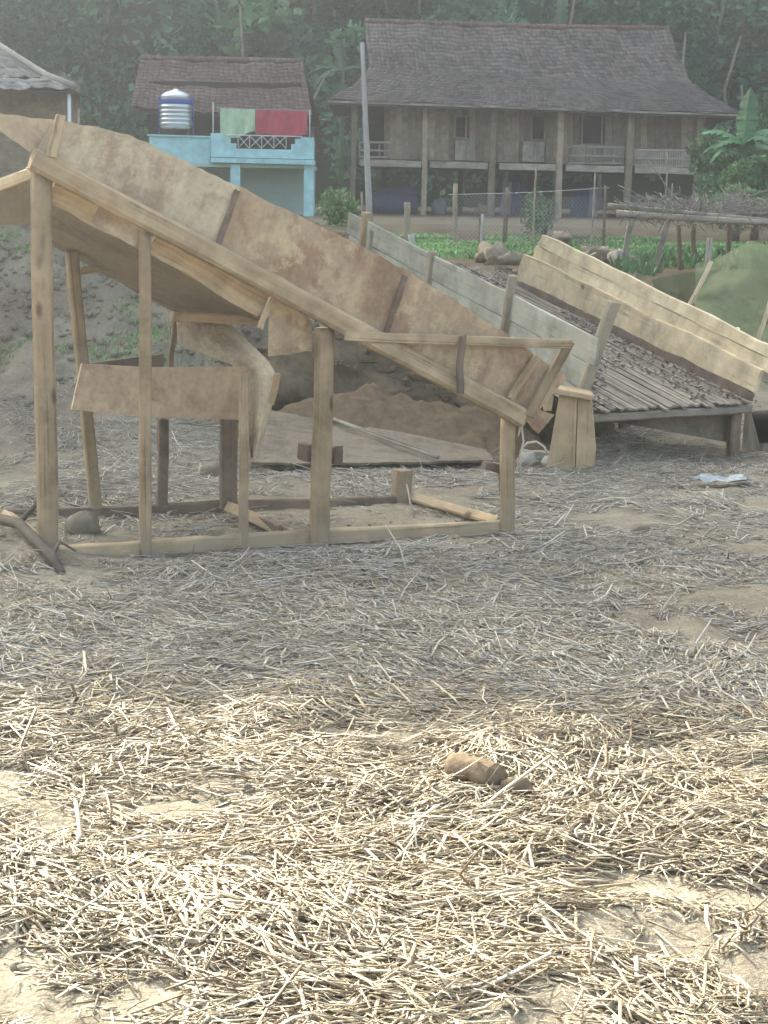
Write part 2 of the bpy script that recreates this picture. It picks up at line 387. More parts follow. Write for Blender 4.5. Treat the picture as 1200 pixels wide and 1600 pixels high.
def ground_mat():
    m = Mat('muddy_soil', .97, .08); ob = m.coord('Object', rand=False)
    a = m.noise(ob, 1.1, 6, .62); b = m.noise(ob, 9, 6, .7); c = m.noise(ob, 70, 4, .6)
    col = m.ramp(a, [(.3, (.165, .137, .10)), (.5, (.24, .208, .152)), (.7, (.30, .268, .198))])
    col = m.mix(.85, col, m.ramp(b, [(.3, .70), (.55, 1.0), (.75, 1.15)]), 'MULTIPLY')
    col = m.mix(.8, col, m.ramp(c, [(.35, .75), (.6, 1.1)]), 'MULTIPLY')
    sx = m.n.new('ShaderNodeSeparateXYZ'); m.l(m.tc.outputs['Object'], sx.inputs[0]); far = m.ramp(m.mathop(sx.outputs[1], 'MULTIPLY', .01), [(.165, 0.0), (.22, 1.0), (.52, 1.0), (.545, 0.25)])
    col = m.mix(far, col, m.mix(1.0, col, (.52, .47, .40), 'MULTIPLY'))
    # fine chaff trodden into the mud
    ch = m.noise(m.coord('Object', (1.0, 2.6, 1), rand=False), 55, 3, .7, 1.5)
    col = m.mix(m.ramp(ch, [(.60, 0.0), (.68, .55)]), col, (.47, .41, .30))
    m.color(col)
    ad = m.n.new('ShaderNodeMath'); ad.operation = 'ADD'; m.l(b, ad.inputs[0]); m.l(c, ad.inputs[1])
    m.bump(ad.outputs[0], .6, .012); return m.m
M['ground'] = ground_mat()
def tile_mat(name, cols):
    m = Mat(name, .95, .1); ob = m.coord('Object', rand=False)
    col = m.ramp(m.island(), [(k / (len(cols) - 1), c) for k, c in enumerate(cols)])
    col = m.mix(.9, col, m.ramp(m.noise(ob, .5, 5, .65), [(.32, .72), (.66, 1.2)]), 'MULTIPLY')
    m.color(col); m.bump(m.noise(ob, 12, 3), .3, .02); return m.m
M['tile_grey'] = tile_mat('old_roof_tile', [(.13, .115, .105), (.185, .158, .142), (.245, .21, .19), (.26, .20, .17)])
M['tile_red'] = tile_mat('ridge_tile', [(.17, .115, .095), (.24, .155, .13), (.20, .14, .12)])
M['tile_brown'] = tile_mat('brown_roof_tile', [(.15, .11, .10), (.19, .14, .125), (.22, .165, .145)])
M['tile_pale'] = tile_mat('pale_roof_tile', [(.26, .25, .22), (.32, .31, .27), (.36, .35, .30)])
def net_mat():
    m = Mat('shade_net', .8, .2); col = m.mix(m.noise(m.coord('Object'), 5, 4), (.16, .19, .085), (.26, .285, .15)); m.color(col)
    tr = m.n.new('ShaderNodeBsdfTransparent'); ms = m.n.new('ShaderNodeMixShader'); ms.inputs[0].default_value = .42
    m.l(m.b.outputs[0], ms.inputs[1]); m.l(tr.outputs[0], ms.inputs[2]); m.l(ms.outputs[0], m.n['Material Output'].inputs['Surface']); return m.m
M['net'] = net_mat()

# ------------------------------------------------------------------ ground
def base_z(x, y):
    x = np.asarray(x, float); y = np.asarray(y, float)
    hb = lerp(1.42, .86, sstep(-1.6, .6, x - .02 * y))
    y0 = lerp(12.5, 13.6, sstep(-1.8, -.6, x)); y0 = np.where(x > 1.2, lerp(13.6, 14.6, sstep(1.2, 3.0, x)), y0)
    w = lerp(4.8, 2.8, sstep(-1.5, .5, x)); w = np.where(x > 1.5, lerp(2.8, 7.5, sstep(1.5, 3.2, x)), w)
    t = np.clip((y - y0) / w, 0, 1); z = hb * (t * t * (3 - 2 * t))
    z = np.where(y > 20, lerp(z, .86, sstep(20, 30, y)), z)
    z = z + .09 * sstep(40, 50, y) + .25 * sstep(52.5, 54, y) + .02 * np.clip(y - 56, 0, 40)
    return z
PITS = [(1160, 990, .10, .05), (1030, 1158, .13, .05), (960, 1212, .09, .05), (165, 955, .09, .03), (905, 905, .14, .03), (215, 980, .06, .02), (1030, 968, .10, .03), (520, 1130, .06, .025), (500, 1500, .05, .03), (1020, 1480, .08, .04), (400, 1420, .07, .03)]
MOUNDS = [(840, 1195, .30, .035), (430, 1450, .22, .03), (620, 1420, .18, .025), (890, 1530, .2, .03), (480, 1100, .2, .02), (30, 870, .28, .10), (0, 690, .35, .16), (60, 640, .3, .12), (20, 800, .3, .10), (100, 700, .2, .08), (205, 690, .2, .08), (870, 890, .2, .03), (330, 735, .10, .06), (270, 715, .12, .06)]
def Gp(x, y):
    d = ray(x, y); return CAM + d * (-CAM_H / d[2])
PITS = [(*Gp(a, b)[:2], r, h) for a, b, r, h in PITS]; MOUNDS = [(*Gp(a, b)[:2], r, h) for a, b, r, h in MOUNDS]
_a, _b = Gp(70, 878), Gp(793, 832); _e1 = (_b - _a) / np.linalg.norm(_b - _a); _e2 = V((-_e1[1], _e1[0], 0))
def frame_mask(x, y):
    u = (x - _a[0]) * _e1[0] + (y - _a[1]) * _e1[1]; w = (x - _a[0]) * _e2[0] + (y - _a[1]) * _e2[1]
    return sstep(-.25, 0, u) * (1 - sstep(2.35, 2.6, u)) * sstep(-.28, -.02, w) * (1 - sstep(1.1, 1.4, w))
def gz(x, y):
    x = np.asarray(x, float); y = np.asarray(y, float)
    z = base_z(x, y); fl = 1 - .85 * frame_mask(x, y)
    near = 1 - sstep(16, 26, y); bank = sstep(.05, .4, base_z(x, y)) * near
    z = z + fl * (.055 * (fbm(x * 1.1 + 3, y * 1.1, 3) - .5) + near * .07 * (fbm(x * 3.1, y * 3.1 + 9, 4) - .5)) - .012 * (1 - fl)
    c = fbm(x * 9 + 40, y * 9, 3); z = z + near * .05 * np.clip(c - .55, 0, 1) + near * .018 * (fbm(x * 24, y * 24, 2) - .5)
    z = z + bank * (.35 * (fbm(x * 1.7 + 8, y * 1.7, 4) - .5) + .24 * (fbm(x * 5, y * 5 + 30, 3) - .5) + .10 * (fbm(x * 15, y * 15, 2) - .5))
    for a, b, r, h in PITS: z = z - h * np.exp(-((x - a) ** 2 + ((y - b) * .8) ** 2) / (r * r))
    for a, b, r, h in MOUNDS: z = z + h * np.exp(-((x - a) ** 2 + ((y - b)) ** 2) / (r * r)) * (.7 + .6 * fbm(x * 8, y * 8, 2))
    return z
def g3(x, y, dz=0.0): return V((x, y, float(gz(x, y)) + dz))
def Gt(px, py, n=4):
    """ground point seen at a pixel of the photograph (marching down the ray)"""
    d = ray(px, py); t = 3.0
    while t < 120:
        q = CAM + d * t
        if q[2] < float(base_z(q[0], q[1])): return g3(q[0], q[1])
        t += .05 + t * .002
    return CAM + d * t

ys = np.concatenate([np.linspace(-30, 2.4, 14)[:-1], np.arange(2.4, 13.2, .032), np.arange(13.2, 22, .06), np.linspace(22, 92, 150)])
tt = np.linspace(-1, 1, 400); tt = np.sign(tt) * (np.abs(tt) * .30 + .70 * np.abs(tt) ** 4)
W_ = 7 + np.clip(ys, 0, None) * .78
GX = W_[:, None] * tt[None, :]; GY = np.repeat(ys[:, None], len(tt), 1)
GZ = gz(GX, GY); m_, k_ = GX.shape
vv = np.stack([GX, GY, GZ], -1).reshape(-1, 3)
ii = (np.arange(m_ - 1)[:, None] * k_ + np.arange(k_ - 1)[None, :]).ravel()
go = link_mesh('ground', np_mesh('ground', vv, np.stack([ii, ii + 1, ii + k_ + 1, ii + k_], 1), smooth=True), M['ground'])
go['kind'] = 'structure'

# hill behind the houses; its unseen upper slope is steepened to shade forest and garden
def hill_z(x, y):
    return 1.4 + np.clip(y - 84, 0, None) * .62 + np.clip(y - 112, 0, None) * 1.15 + 7 * (fbm(x * .05 + 2, y * .05, 3) - .5) * sstep(86, 100, y)
hx = np.linspace(-190, 190, 66); hy = np.linspace(86, 168, 26)
HX, HY = np.meshgrid(hx, hy); HZ = hill_z(HX, HY) ; HZ[0] -= 1.5
ii = (np.arange(25)[:, None] * 66 + np.arange(65)[None, :]).ravel()
mh = Mat('hill_soil', .95, .1); mh.color(mh.mix(mh.noise(mh.coord('Object'), .4, 5), (.02, .035, .018), (.05, .06, .03)))
ho = link_mesh('hill', np_mesh('hill', np.stack([HX, HY, HZ], -1).reshape(-1, 3), np.stack([ii, ii + 1, ii + 67, ii + 66], 1), smooth=True), mh.m)
ho['kind'] = 'structure'

# ------------------------------------------------------------------ foliage builders
def leaf_quads(c, n, size, asp=.5, flat=.0):
    """n leaf-shaped faces (two triangles folded on the midrib) at positions c"""
    a = rng.normal(size=(n, 3)); a[:, 2] *= (1 - flat); a /= np.linalg.norm(a, axis=1)[:, None]
    b = rng.normal(size=(n, 3)); b -= a * (a * b).sum(1)[:, None]; b /= np.linalg.norm(b, axis=1)[:, None]
    s = size * rng.uniform(.55, 1.3, n)[:, None]
    p0 = c - a * s * .5; p2 = c + a * s * .5; nn = np.cross(a, b)
    p1 = c + b * s * asp * .5 + nn * s * .1; p3 = c - b * s * asp * .5 + nn * s * .1
    return np.stack([p0, p1, p2, p3], 1).reshape(-1, 3)
def ell_points(c, r, n, shell=.55, clump=True):
    d = rng.normal(size=(n, 3)); d /= np.linalg.norm(d, axis=1)[:, None]
    q = d * (rng.uniform(shell ** 3, 1, n) ** (1 / 3))[:, None]
    if clump:
        ph = rng.uniform(0, 99); w = fbm(d[:, 0] * 2.2 + ph, d[:, 1] * 2.2 + d[:, 2] * 1.7 + ph, 3)
        q *= (.72 + .65 * w)[:, None]
    return V(c) + q * V(r)
def leaves_obj(name, pts, size, mat, parent=None, asp=.5, flat=0, base=None):
    vv_ = leaf_quads(pts, len(pts), size, asp, flat)
    b = V(base) if base is not None else (WPOS[parent.name] if parent is not None else pts.mean(0))
    return link_mesh(name, np_mesh(name, vv_ - b, np.arange(len(vv_)).reshape(-1, 4)), mat, parent, b)

# forest on the hill, three kinds of growth mixed
M['forest_light'] = leaf_mat('light_forest_leaves', [(.09, .22, .11), (.15, .31, .15), (.22, .38, .19)], .25, .85)
M['forest_dark'] = leaf_mat('dark_forest_leaves', [(.02, .065, .042), (.04, .115, .07), (.065, .155, .095)], .25, .85)
for mt, cnt, sz, lab in (('forest', 110, .55, 'dense green forest covering the hillside behind the houses'), ('forest_dark', 90, .45, 'dark green crowns scattered through the hillside forest'), ('forest_light', 42, .75, 'paler green crowns standing out in the hillside forest')):
    pts = []
    for k in range(cnt):
        y = rng.uniform(85, 112); x = rng.uniform(-.34, .34) * y
        z = float(hill_z(x, y)); r = rng.uniform(1.2, 3.4) * (.75 if mt == 'forest_light' else 1)
        pts.append(ell_points((x, y, z + r * rng.uniform(.5, 1.4)), (r, r, r * rng.uniform(.8, 1.4)), int(250 * r), .7))
    f_o = leaves_obj('forest', np.concatenate(pts), sz, M[mt], None, .5, .2); tag(f_o, lab, kind='stuff')
mb = MB()
for k in range(60):
    y = rng.uniform(85, 100); x = rng.uniform(-.3, .3) * y; z = float(hill_z(x, y)); h = rng.uniform(3, 6.5)
    mb.tube([V((x, y, z - .3)), V((x + rnd.gauss(0, .3), y, z + h * .5)), V((x + rnd.gauss(0, .6), y - .3, z + h))], [.14, .10, .05], 6, .05)
tag(mb.build('forest_trunks', M['old_wood']), 'thin pale trunks showing between the crowns of the hillside forest', kind='stuff')

def banana(name, label, base, h, leaves, group=None, sc=1.0, mat='banana'):
    b = V(base); t = thing(name, label, 'banana plant', b, group)
    MB().tube([b, b + V((0, 0, h * .5)), b + V((.04, 0, h))], [.13 * sc, .11 * sc, .06 * sc], 10).build('stem', M['bush'], t)
    for az, el, L, w in leaves:
        mb = MB(); n = 22; lft = []; mid = []; rgt = []
        dirh = V((math.cos(az), math.sin(az), 0)); p = b + V((0, 0, h)); e = el
        for i in range(n + 1):
            q = i / n; ww = w * (math.sin(math.pi * min(1, .06 + q * .94)) ** .6) * (rnd.choice((1, .95, 1.05, .62, 1, .9)))
            side = V((-dirh[1], dirh[0], 0)); nn = V((0, 0, 1)) * math.cos(e) - dirh * math.sin(e)
            mid.append(p.copy()); dr = ww * (.2 + .12 * rnd.random()); lft.append(p + side * ww * .5 - nn * dr + dirh * ww * .12); rgt.append(p - side * ww * .5 - nn * dr + dirh * ww * .12)
            p = p + (dirh * math.cos(e) + V((0, 0, 1)) * math.sin(e)) * L / n; e -= (1.5 / n) * (1 if el < 1.2 else .4)
        mb.sheet([lft, mid, rgt], .006, (0, 0, -1), 0)
        mb.build('leaf', M[mat], t)
    return t

# ------------------------------------------------------------------ stilt house
def tiles(nrow, ncol_w, S, th, mat_name, parent, name='roof_tiles'):
    """courses of overlapping tiles; S(u,v)->(point, normal); u along eave in metres range, v down slope 0..1"""
    vs_, qs = [], []
    for r in range(nrow):
        v0, v1 = r / nrow, min(1.0, (r + 1.35) / nrow)
        a0, b0 = S.span(v0); a1, b1 = S.span(v1)
        n = int((b1 - a1) / ncol_w)
        for c in range(n):
            q0, q1 = (c + .008) / n, (c + .992) / n
            lift = rnd.gauss(0, .004)
            p = [S.at(lerp(a0, b0, q0), v0), S.at(lerp(a0, b0, q1), v0), S.at(lerp(a1, b1, q1), v1), S.at(lerp(a1, b1, q0), v1)]
            nn = nrm(np.cross(p[3] - p[0], p[1] - p[0])); nn = nn if nn[2] > 0 else -nn
            up_ = [p[0] + nn * .005, p[1] + nn * .005, p[2] + nn * (th * 2.0 + lift), p[3] + nn * (th * 2.0 + lift)]
            lo_ = [x - nn * th for x in up_]
            o = len(vs_); vs_ += up_ + lo_
            qs += [[o, o + 1, o + 2, o + 3], [o + 3, o + 2, o + 6, o + 7], [o, o + 3, o + 7, o + 4], [o + 1, o + 5, o + 6, o + 2]]
    b = WPOS[parent.name]
    o = link_mesh(name, np_mesh(name, np.array(vs_) - b, qs), M[mat_name], parent, b); o['kind'] = 'stuff'; return o
class Slope:
    """front roof slope: left and right edge polylines given as (x, y, z) from ridge to eave"""
    def __init__(s, L, R): s.L = [V(p) for p in L]; s.R = [V(p) for p in R]
    def ed(s, E, v):
        n = len(E) - 1; k = min(int(v * n), n - 1); f = v * n - k; return E[k] + (E[k + 1] - E[k]) * f
    def span(s, v): return s.ed(s.L, v)[0], s.ed(s.R, v)[0]
    def at(s, x, v):
        l, r = s.ed(s.L, v), s.ed(s.R, v); t = (x - l[0]) / (r[0] - l[0] + 1e-9)
        q = l + (r - l) * t; q[2] -= .07 * math.sin(math.pi * t) + .03 * math.sin(t * 23 + v * 5) + .025 * math.sin(t * 61 + v * 9); return q

HY_ = 68.0
hb = P(820, 345, HY_)
house = thing('stilt_house', 'long timber house raised on stilts under a dark tiled roof, behind the garden', 'house', (hb[0], HY_, float(base_z(hb[0], HY_))))
GZH = float(base_z(hb[0], HY_)) - .05
def roof_edges(pxl, Yl): return [P(a, b, Y) for (a, b), Y in zip(pxl, Yl)]
YR = [71.8, 70.4, 69.0, 67.9, 66.9]
Lh = roof_edges([(570, 34), (573, 70), (578, 108), (552, 135), (511, 156)], YR)
Rh = roof_edges([(1045, 46), (1058, 86), (1078, 128), (1112, 152), (1160, 178)], YR)
Sf = Slope(Lh, Rh)
tiles(25, .155, Sf, .034, 'tile_grey', house)
mb = MB()
nr = 62
for k in range(nr):
    a = lerp(Lh[0], Rh[0], k / nr); b = lerp(Lh[0], Rh[0], (k + 1.08) / nr)
    z = -.05 * math.sin(math.pi * k / nr)
    mb.tube([a + V((0, 0, .03 + z)), b + V((0, 0, .045 + z))], [.09, .105], 8, .02)
rt_o = mb.build('ridge_tiles', M['tile_red'], house, kind='stuff')
mb = MB()                                                   # the underside, back slope and hipped ends
def mir(p): q = V(p).copy(); q[1] = 2 * 71.8 - q[1]; return q
mb.sheet([[p - V((0, 0, .10)) for p in Lh], [p - V((0, 0, .10)) for p in Rh]], .05, (0, 0, -1), 0)
mb.sheet([[mir(p) for p in Lh], [mir(p) for p in Rh]], .05, (0, 0, -1), 0)
for E in (Lh, Rh):
    mb.sheet([[p - V((0, 0, .06)) for p in E], [lerp(p, mir(p), .5) - V((0, 0, .06)) for p in E], [mir(p) - V((0, 0, .06)) for p in E]], .05, (0, 0, -1), 0)
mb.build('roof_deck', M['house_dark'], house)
mb = MB().plank(Lh[-1] + V((0, .05, -.08)), Rh[-1] + V((0, .05, -.08)), .14, .04, (0, 1, 0), 20, .004); mb.build('eave_board', M['beam_wood'], house)
# posts
for x, y0, r in ((553, 172, .105), (665, 172, .10), (771, 172, .13), (877, 175, .12), (985, 176, .13), (1095, 178, .11), ):
    a = P(x, y0 - 6, 67.6); MB().plank((a[0], 67.6, GZH), (a[0] + rnd.uniform(-.03, .03), 67.6, a[2] + .25), r * 2, r * 1.8, (0, 1, 0), 8, .006).build('stilt_post', M['wall_wood'], house)
for x in (600, 720, 830, 930, 1040, 1090):
    a = P(x, 262, 72.5); MB().plank((a[0], 72.5, GZH), (a[0], 72.5, a[2] + .2), .2, .18, (0, 1, 0), 4, .006).build('stilt_post', M['house_dark'], house)
# floor deck + edge beams between posts
a, b = P(556, 254, 67.9), P(1095, 267, 67.9)
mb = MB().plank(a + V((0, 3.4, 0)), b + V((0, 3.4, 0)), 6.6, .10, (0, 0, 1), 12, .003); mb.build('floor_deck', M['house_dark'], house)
xs = [560, 658, 762, 868, 975, 1092]; xe = [657, 760, 866, 973, 1088]
for x0, x1 in ((562, 658), (672, 762), (780, 868), (884, 975), (992, 1088)):
    ya = lerp(248, 262, (x0 - 556) / 540) + 6; yb = lerp(248, 262, (x1 - 556) / 540) + 6
    MB().plank(P(x0, ya, 67.45), P(x1, yb, 67.45), .24, .09, (0, 1, 0), 5, .004).build('edge_beam', M['beam_wood'], house)
# wall planks, one by one
wz0 = lambda x: P(x, lerp(247, 262, (x - 556) / 540), 68.7)
wz1 = lambda x: P(x, lerp(158, 170, (x - 556) / 540), 68.7)
WIN = [(712, 727, 182, 216), (832, 850, 180, 219), (911, 939, 179, 226)]
x = 600
while x < 1094:
    w = rnd.uniform(8.5, 12.5)
    skip = None
    for a_, b_, t_, d_ in WIN:
        if a_ - 3 < x + w / 2 < b_ + 3: skip = (t_, d_)
    xm = x + w / 2; lo, hi = wz0(xm), wz1(xm); yy = 68.7 + rnd.uniform(-.02, .02)
    segs = [(lo, hi)] if not skip else [(lo, P(xm, skip[1], 68.7)), (P(xm, skip[0], 68.7), hi)]
    for p0, p1 in segs:
        if p1[2] - p0[2] < .05: continue
        MB().plank((p0[0], yy, p0[2]), (p1[0], yy, p1[2]), w * .0241 * .96, .03, (0, 1, 0), 3, .004).build('wall_plank', M['wall_wood'], house)
    x += w
# wall behind (dark interior), side walls
a, b = P(570, 250, 71.5), P(1092, 165, 71.5)
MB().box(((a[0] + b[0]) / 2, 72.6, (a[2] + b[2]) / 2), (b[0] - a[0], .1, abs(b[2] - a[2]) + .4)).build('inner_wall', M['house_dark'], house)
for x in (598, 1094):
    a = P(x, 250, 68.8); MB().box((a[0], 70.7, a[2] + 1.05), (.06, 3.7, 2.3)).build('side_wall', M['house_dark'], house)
for a_, b_, t_, d_ in WIN:
    p, q = P(a_ - 1, t_, 68.62), P(b_ + 1, d_, 68.62); w = .07
    fr = MB()
    for c0, c1 in (((p[0], p[2]), (q[0], p[2])), ((p[0], q[2]), (q[0], q[2])), ((p[0], p[2] + .03), (p[0], q[2] - .03)), ((q[0], p[2] + .03), (q[0], q[2] - .03))):
        fr.plank((c0[0], 68.6, c0[1]), (c1[0], 68.6, c1[1]), w, .05, (0, 1, 0), 2, .002)
    win = fr.build('window', M['wall_wood'], house)
    MB().box(((p[0] + q[0]) / 2, 68.95, (p[2] + q[2]) / 2), (abs(q[0] - p[0]) * .96, .03, abs(p[2] - q[2]) * .97)).build('dark_opening', M['house_dark'], win)  # dark panel stands in for the unlit window opening
for x0, x1, y0, y1 in ((711, 743, 219, 251), (817, 850, 221, 253), (893, 975, 226, 257)):
    p, q = P(x0, y0, 68.5), P(x1, y1, 68.5); n = max(2, int((x1 - x0) / 14))
    for k in range(n):
        xx = lerp(p[0], q[0], (k + .5) / n)
        MB().plank((xx, 68.5, q[2]), (xx, 68.5, p[2]), (q[0] - p[0]) / n * .97, .03, (0, 1, 0), 2, .003).build('panel_board', M['beam_wood'], house)
# railings
def railing(x0, x1, y0, y1, vert, name='railing'):
    p, q = P(x0, y0, 67.62), P(x1, y1, 67.62); mb = MB()
    for zz in (0, .55, 1):
        z0 = lerp(p[2], q[2], zz); mb.plank((p[0], 67.62, z0), (q[0], 67.62, z0), .07, .05, (0, 1, 0), 4, .003)
    for k in range(vert + 1):
        xx = lerp(p[0], q[0], k / vert); mb.plank((xx, 67.66, q[2]), (xx, 67.66, p[2]), .05, .04, (0, 1, 0), 2, .003)
    return mb.build(name, M['beam_wood'], house)
railing(562, 608, 222, 246, 3); railing(887, 973, 229, 256, 6); railing(993, 1086, 234, 260, 26)
# round woven tray on the corner post
c = P(1098, 241, 67.35)
mb = MB(); R = []
for k in range(24):
    an = 2 * math.pi * k / 24; R.append(c + V((math.cos(an) * .3, 0, math.sin(an) * .3)))
mb.tube(R + [R[0], R[1]], .025, 6, .03)
for k in range(7):
    o = -.25 + k * .0833; h = math.sqrt(max(0, .085 - o * o))
    mb.plank(c + V((o, 0, -h)), c + V((o, 0, h)), .078, .012, (0, 1, 0), 2, .001); mb.plank(c + V((-h, .02, o)), c + V((h, .02, o)), .078, .012, (0, 1, 0), 2, .001)
tag(mb.build('winnowing_tray', M['basket']), 'round reddish woven tray hanging on the right corner post of the stilt house', 'tray')

# dark stored things under the house
def heap(name, c, r, mat, label, cat, seed, n=20, rough=.35, flat=.0, kind=None, fine=.0):
    c, r = V(c), V(r); rows = []
    for i in range(n // 2 + 1):
        th = math.pi * i / (n // 2); row = []
        for j in range(n + 1):
            ph = 2 * math.pi * (j % n) / n; d = V((math.sin(th) * math.cos(ph), math.sin(th) * math.sin(ph), math.cos(th)))
            w = 1 + rough * (2 * float(fbm(d[0] * 1.9 + seed, d[1] * 1.9 + d[2] * 2.3 + seed * 3, 3)) - 1)
            p = d * (w + fine * (float(fbm(d[0] * 7 + seed, d[1] * 7 + d[2] * 6, 3)) - .5)); p[2] = max(p[2], -flat) if flat else p[2]
            row.append(c + p * r)
        rows.append(row)
    rows = np.array(rows); m, k = rows.shape[:2]; ii = (np.arange(m - 1)[:, None] * k + np.arange(k - 1)[None, :]).ravel()
    o = link_mesh(name, np_mesh(name, rows.reshape(-1, 3) - c, np.stack([ii, ii + k, ii + k + 1, ii + 1], 1), smooth=True), M[mat], None, c)
    if label: tag(o, label, cat, kind=kind)
    return o
q = P(622, 332, 69.5); heap('covered_heap', (q[0], 69.5, GZH + .42), (.95, .6, .55), 'cloth_blue', 'dark blue covered heap on the ground under the left end of the stilt house', 'heap', 3, 24, .5)
q = P(686, 325, 70.0); heap('pale_sack', (q[0], 70, GZH + .3), (.28, .25, .4), 'cloth_pale', 'small pale sack standing under the stilt house beside the dark blue heap', 'sack', 9, 16, .4)
q = P(755, 333, 69.0); heap('brown_crate_pile', (q[0], 69, GZH + .2), (.35, .3, .25), 'rock', 'low brown heap under the stilt house at the foot of its third post', 'heap', 5, 16, .3)
for x0, x1, y0, y1, mt, lab in ((784, 798, 283, 346, 'cloth_pale', 'long pale grey cloth hanging under the middle of the stilt house'), (800, 815, 284, 340, 'cloth_blue', 'dark blue cloth hanging under the stilt house right of a pale one'), (893, 918, 300, 350, 'cloth_blue', 'wide dark blue cloth hanging under the right half of the stilt house'), (920, 934, 292, 348, 'cloth_pale', 'narrow pale cloth hanging beside the wide blue one under the stilt house')):
    p, q = P(x0, y0, 69.6), P(x1, y1, 69.6); rows = []
    for i in range(7):
        rows.append([V((lerp(p[0], q[0], j / 10) + .03 * math.sin(i), 69.6 + .05 * math.sin(j * 1.6 + i * .3), lerp(p[2], q[2], i / 6) + .05 * math.sin(j * .8) * (i == 6))) for j in range(11)])
    tag(MB().sheet(rows, .008, (0, 1, 0), .01, 3).build('hanging_cloth', M[mt]), lab, 'cloth')

# ------------------------------------------------------------------ turquoise house with balcony
BY = 62.0
q = P(410, 330, BY); bh = thing('balcony_house', 'small turquoise house with a stepped balcony and brown tiled roof, left of the stilt house', 'house', (q[0], BY, float(base_z(q[0], BY))))
GZB = float(base_z(q[0], BY)) - .05
def facade(poly, Y, th, name, mat, par=bh):
    f = [P(a, b, Y) for a, b in poly]; b_ = [p + V((0, th, 0)) for p in f]
    return MB().prism(f, b_).build(name, M[mat], par)
facade([(329, 208), (349, 208), (349, 215), (360, 215), (360, 224), (369, 224), (369, 232), (455, 234), (455, 225), (461, 225), (461, 217), (470, 217), (470, 214), (491, 215), (491, 249), (329, 245)], BY, .12, 'balcony_parapet', 'turq')
facade([(329, 246), (491, 250), (491, 257.5), (329, 253.5)], BY - .12, .9, 'balcony_ledge', 'turq')
facade([(233, 211), (328, 214), (328, 256), (233, 253)], BY + .3, .12, 'terrace_wall', 'turq')
facade([(230, 209.5), (328, 212.5), (328, 215), (230, 212)], BY + .22, .3, 'terrace_coping', 'turq')
for x0, x1 in ((360, 375), (475, 490)):
    p, q = P(x0, 257, BY), P(x1, 257, BY)
    MB().box(((p[0] + q[0]) / 2, BY + .2, (GZB + p[2]) / 2), (q[0] - p[0], .32, p[2] - GZB)).build('column', M['turq'], bh)
p, q = P(225, 257, BY + 2), P(492, 257, BY + 2)
MB().box(((p[0] + q[0]) / 2, BY + 2.4, (GZB + p[2]) / 2), (q[0] - p[0], .15, p[2] - GZB)).build('ground_floor_wall', M['turq_pale'], bh)
MB().box(((p[0] + q[0]) / 2, BY + 2.0, p[2] - .02), (q[0] - p[0], 3.6, .12)).build('balcony_slab', M['turq_pale'], bh)
p, q = P(232, 212, BY + 4.6), P(470, 175, BY + 4.6)
MB().box(((p[0] + q[0]) / 2, BY + 4.7, (p[2] + q[2]) / 2), (q[0] - p[0], .15, q[2] - p[2] + 2.0)).build('upper_wall', M['house_dark'], bh)
Lb = roof_edges([(219, 92), (214, 118), (209, 144), (205, 168)], [68.8, 67.4, 66.0, 64.6]); Rb = roof_edges([(473, 97), (478, 124), (483, 152), (488, 180)], [68.8, 67.4, 66.0, 64.6])
tiles(15, .19, Slope(Lb, Rb), .036, 'tile_brown', bh)
mb = MB()
def mir2(p): w = V(p).copy(); w[1] = 2 * 68.8 - w[1]; return w
mb.sheet([[p - V((0, 0, .1)) for p in Lb], [p - V((0, 0, .1)) for p in Rb]], .05, (0, 0, -1), 0); mb.sheet([[mir2(p) for p in Lb], [mir2(p) for p in Rb]], .05, (0, 0, -1), 0)
mb.build('roof_deck', M['house_dark'], bh)
mb = MB()
for k in range(30):
    a, b = lerp(Lb[0], Rb[0], k / 30), lerp(Lb[0], Rb[0], (k + 1.05) / 30); mb.tube([a + V((0, 0, .03)), b + V((0, 0, .045))], [.09, .1], 8, .02)
mb.build('ridge_tiles', M['tile_brown'], bh, kind='stuff')
# balcony railing
mb = MB(); p0, p1 = P(352, 210.5, BY + .06), P(472, 213.5, BY + .06); mb.tube([p0, p1], .02, 6, 0)
xs = [372, 390, 409, 428, 447, 455]
for a, b in zip(xs[:-1], xs[1:]):
    ta, tb = P(a, 211.5, BY + .06), P(b, 212.5, BY + .06); ba, bb = P(a, 231, BY + .06), P(b, 232.5, BY + .06)
    mb.tube([ta, ba], .013, 5, 0); 
    if b - a > 12: mb.tube([ta, bb], .011, 5, 0); mb.tube([tb, ba], .011, 5, 0)
mb.build('railing', M['white_iron'], bh)
p = P(333, 160, BY + .2); q = P(333, 209, BY + .2); MB().tube([q, p], .02, 6, 0).build('clothes_post', M['white_iron'], bh)
p = P(484, 172, BY + .25); q = P(484, 214, BY + .25); MB().tube([q, p], .02, 6, 0).build('clothes_post', M['white_iron'], bh)
MB().tube([P(333, 167, BY + .2), P(400, 171, BY + .22), P(484, 173, BY + .25)], .006, 4, 0).build('clothes_line', M['wire'], bh)
def towel(x0, x1, y0, y1a, y1b, mat, label):
    rows = []
    for i in range(10):
        row = []
        for j in range(15):
            t = j / 14; x = lerp(x0, x1, t); yb = lerp(y1a, y1b, t) + 2.2 * math.sin(t * 7 + x0); top = lerp(y0, y0 + 2, t)
            w = P(x, lerp(top, yb, i / 9), BY + .21); w[1] += .07 * math.sin(t * 13 + i * .25 + x0) * (.3 + i / 9) + .03 * math.sin(t * 31 + i * .1); row.append(w)
        rows.append(row)
    tag(MB().sheet(rows, .012, (0, 1, 0), .01, 2).build('towel', M[mat]), label, 'towel', 'towels drying on the balcony line')
towel(344, 398.6, 169, 218, 207, 'cloth_green', 'pale green towel drying over the turquoise balcony')
towel(399.4, 480, 172, 211, 212, 'cloth_red', 'wide red towel drying over the turquoise balcony')
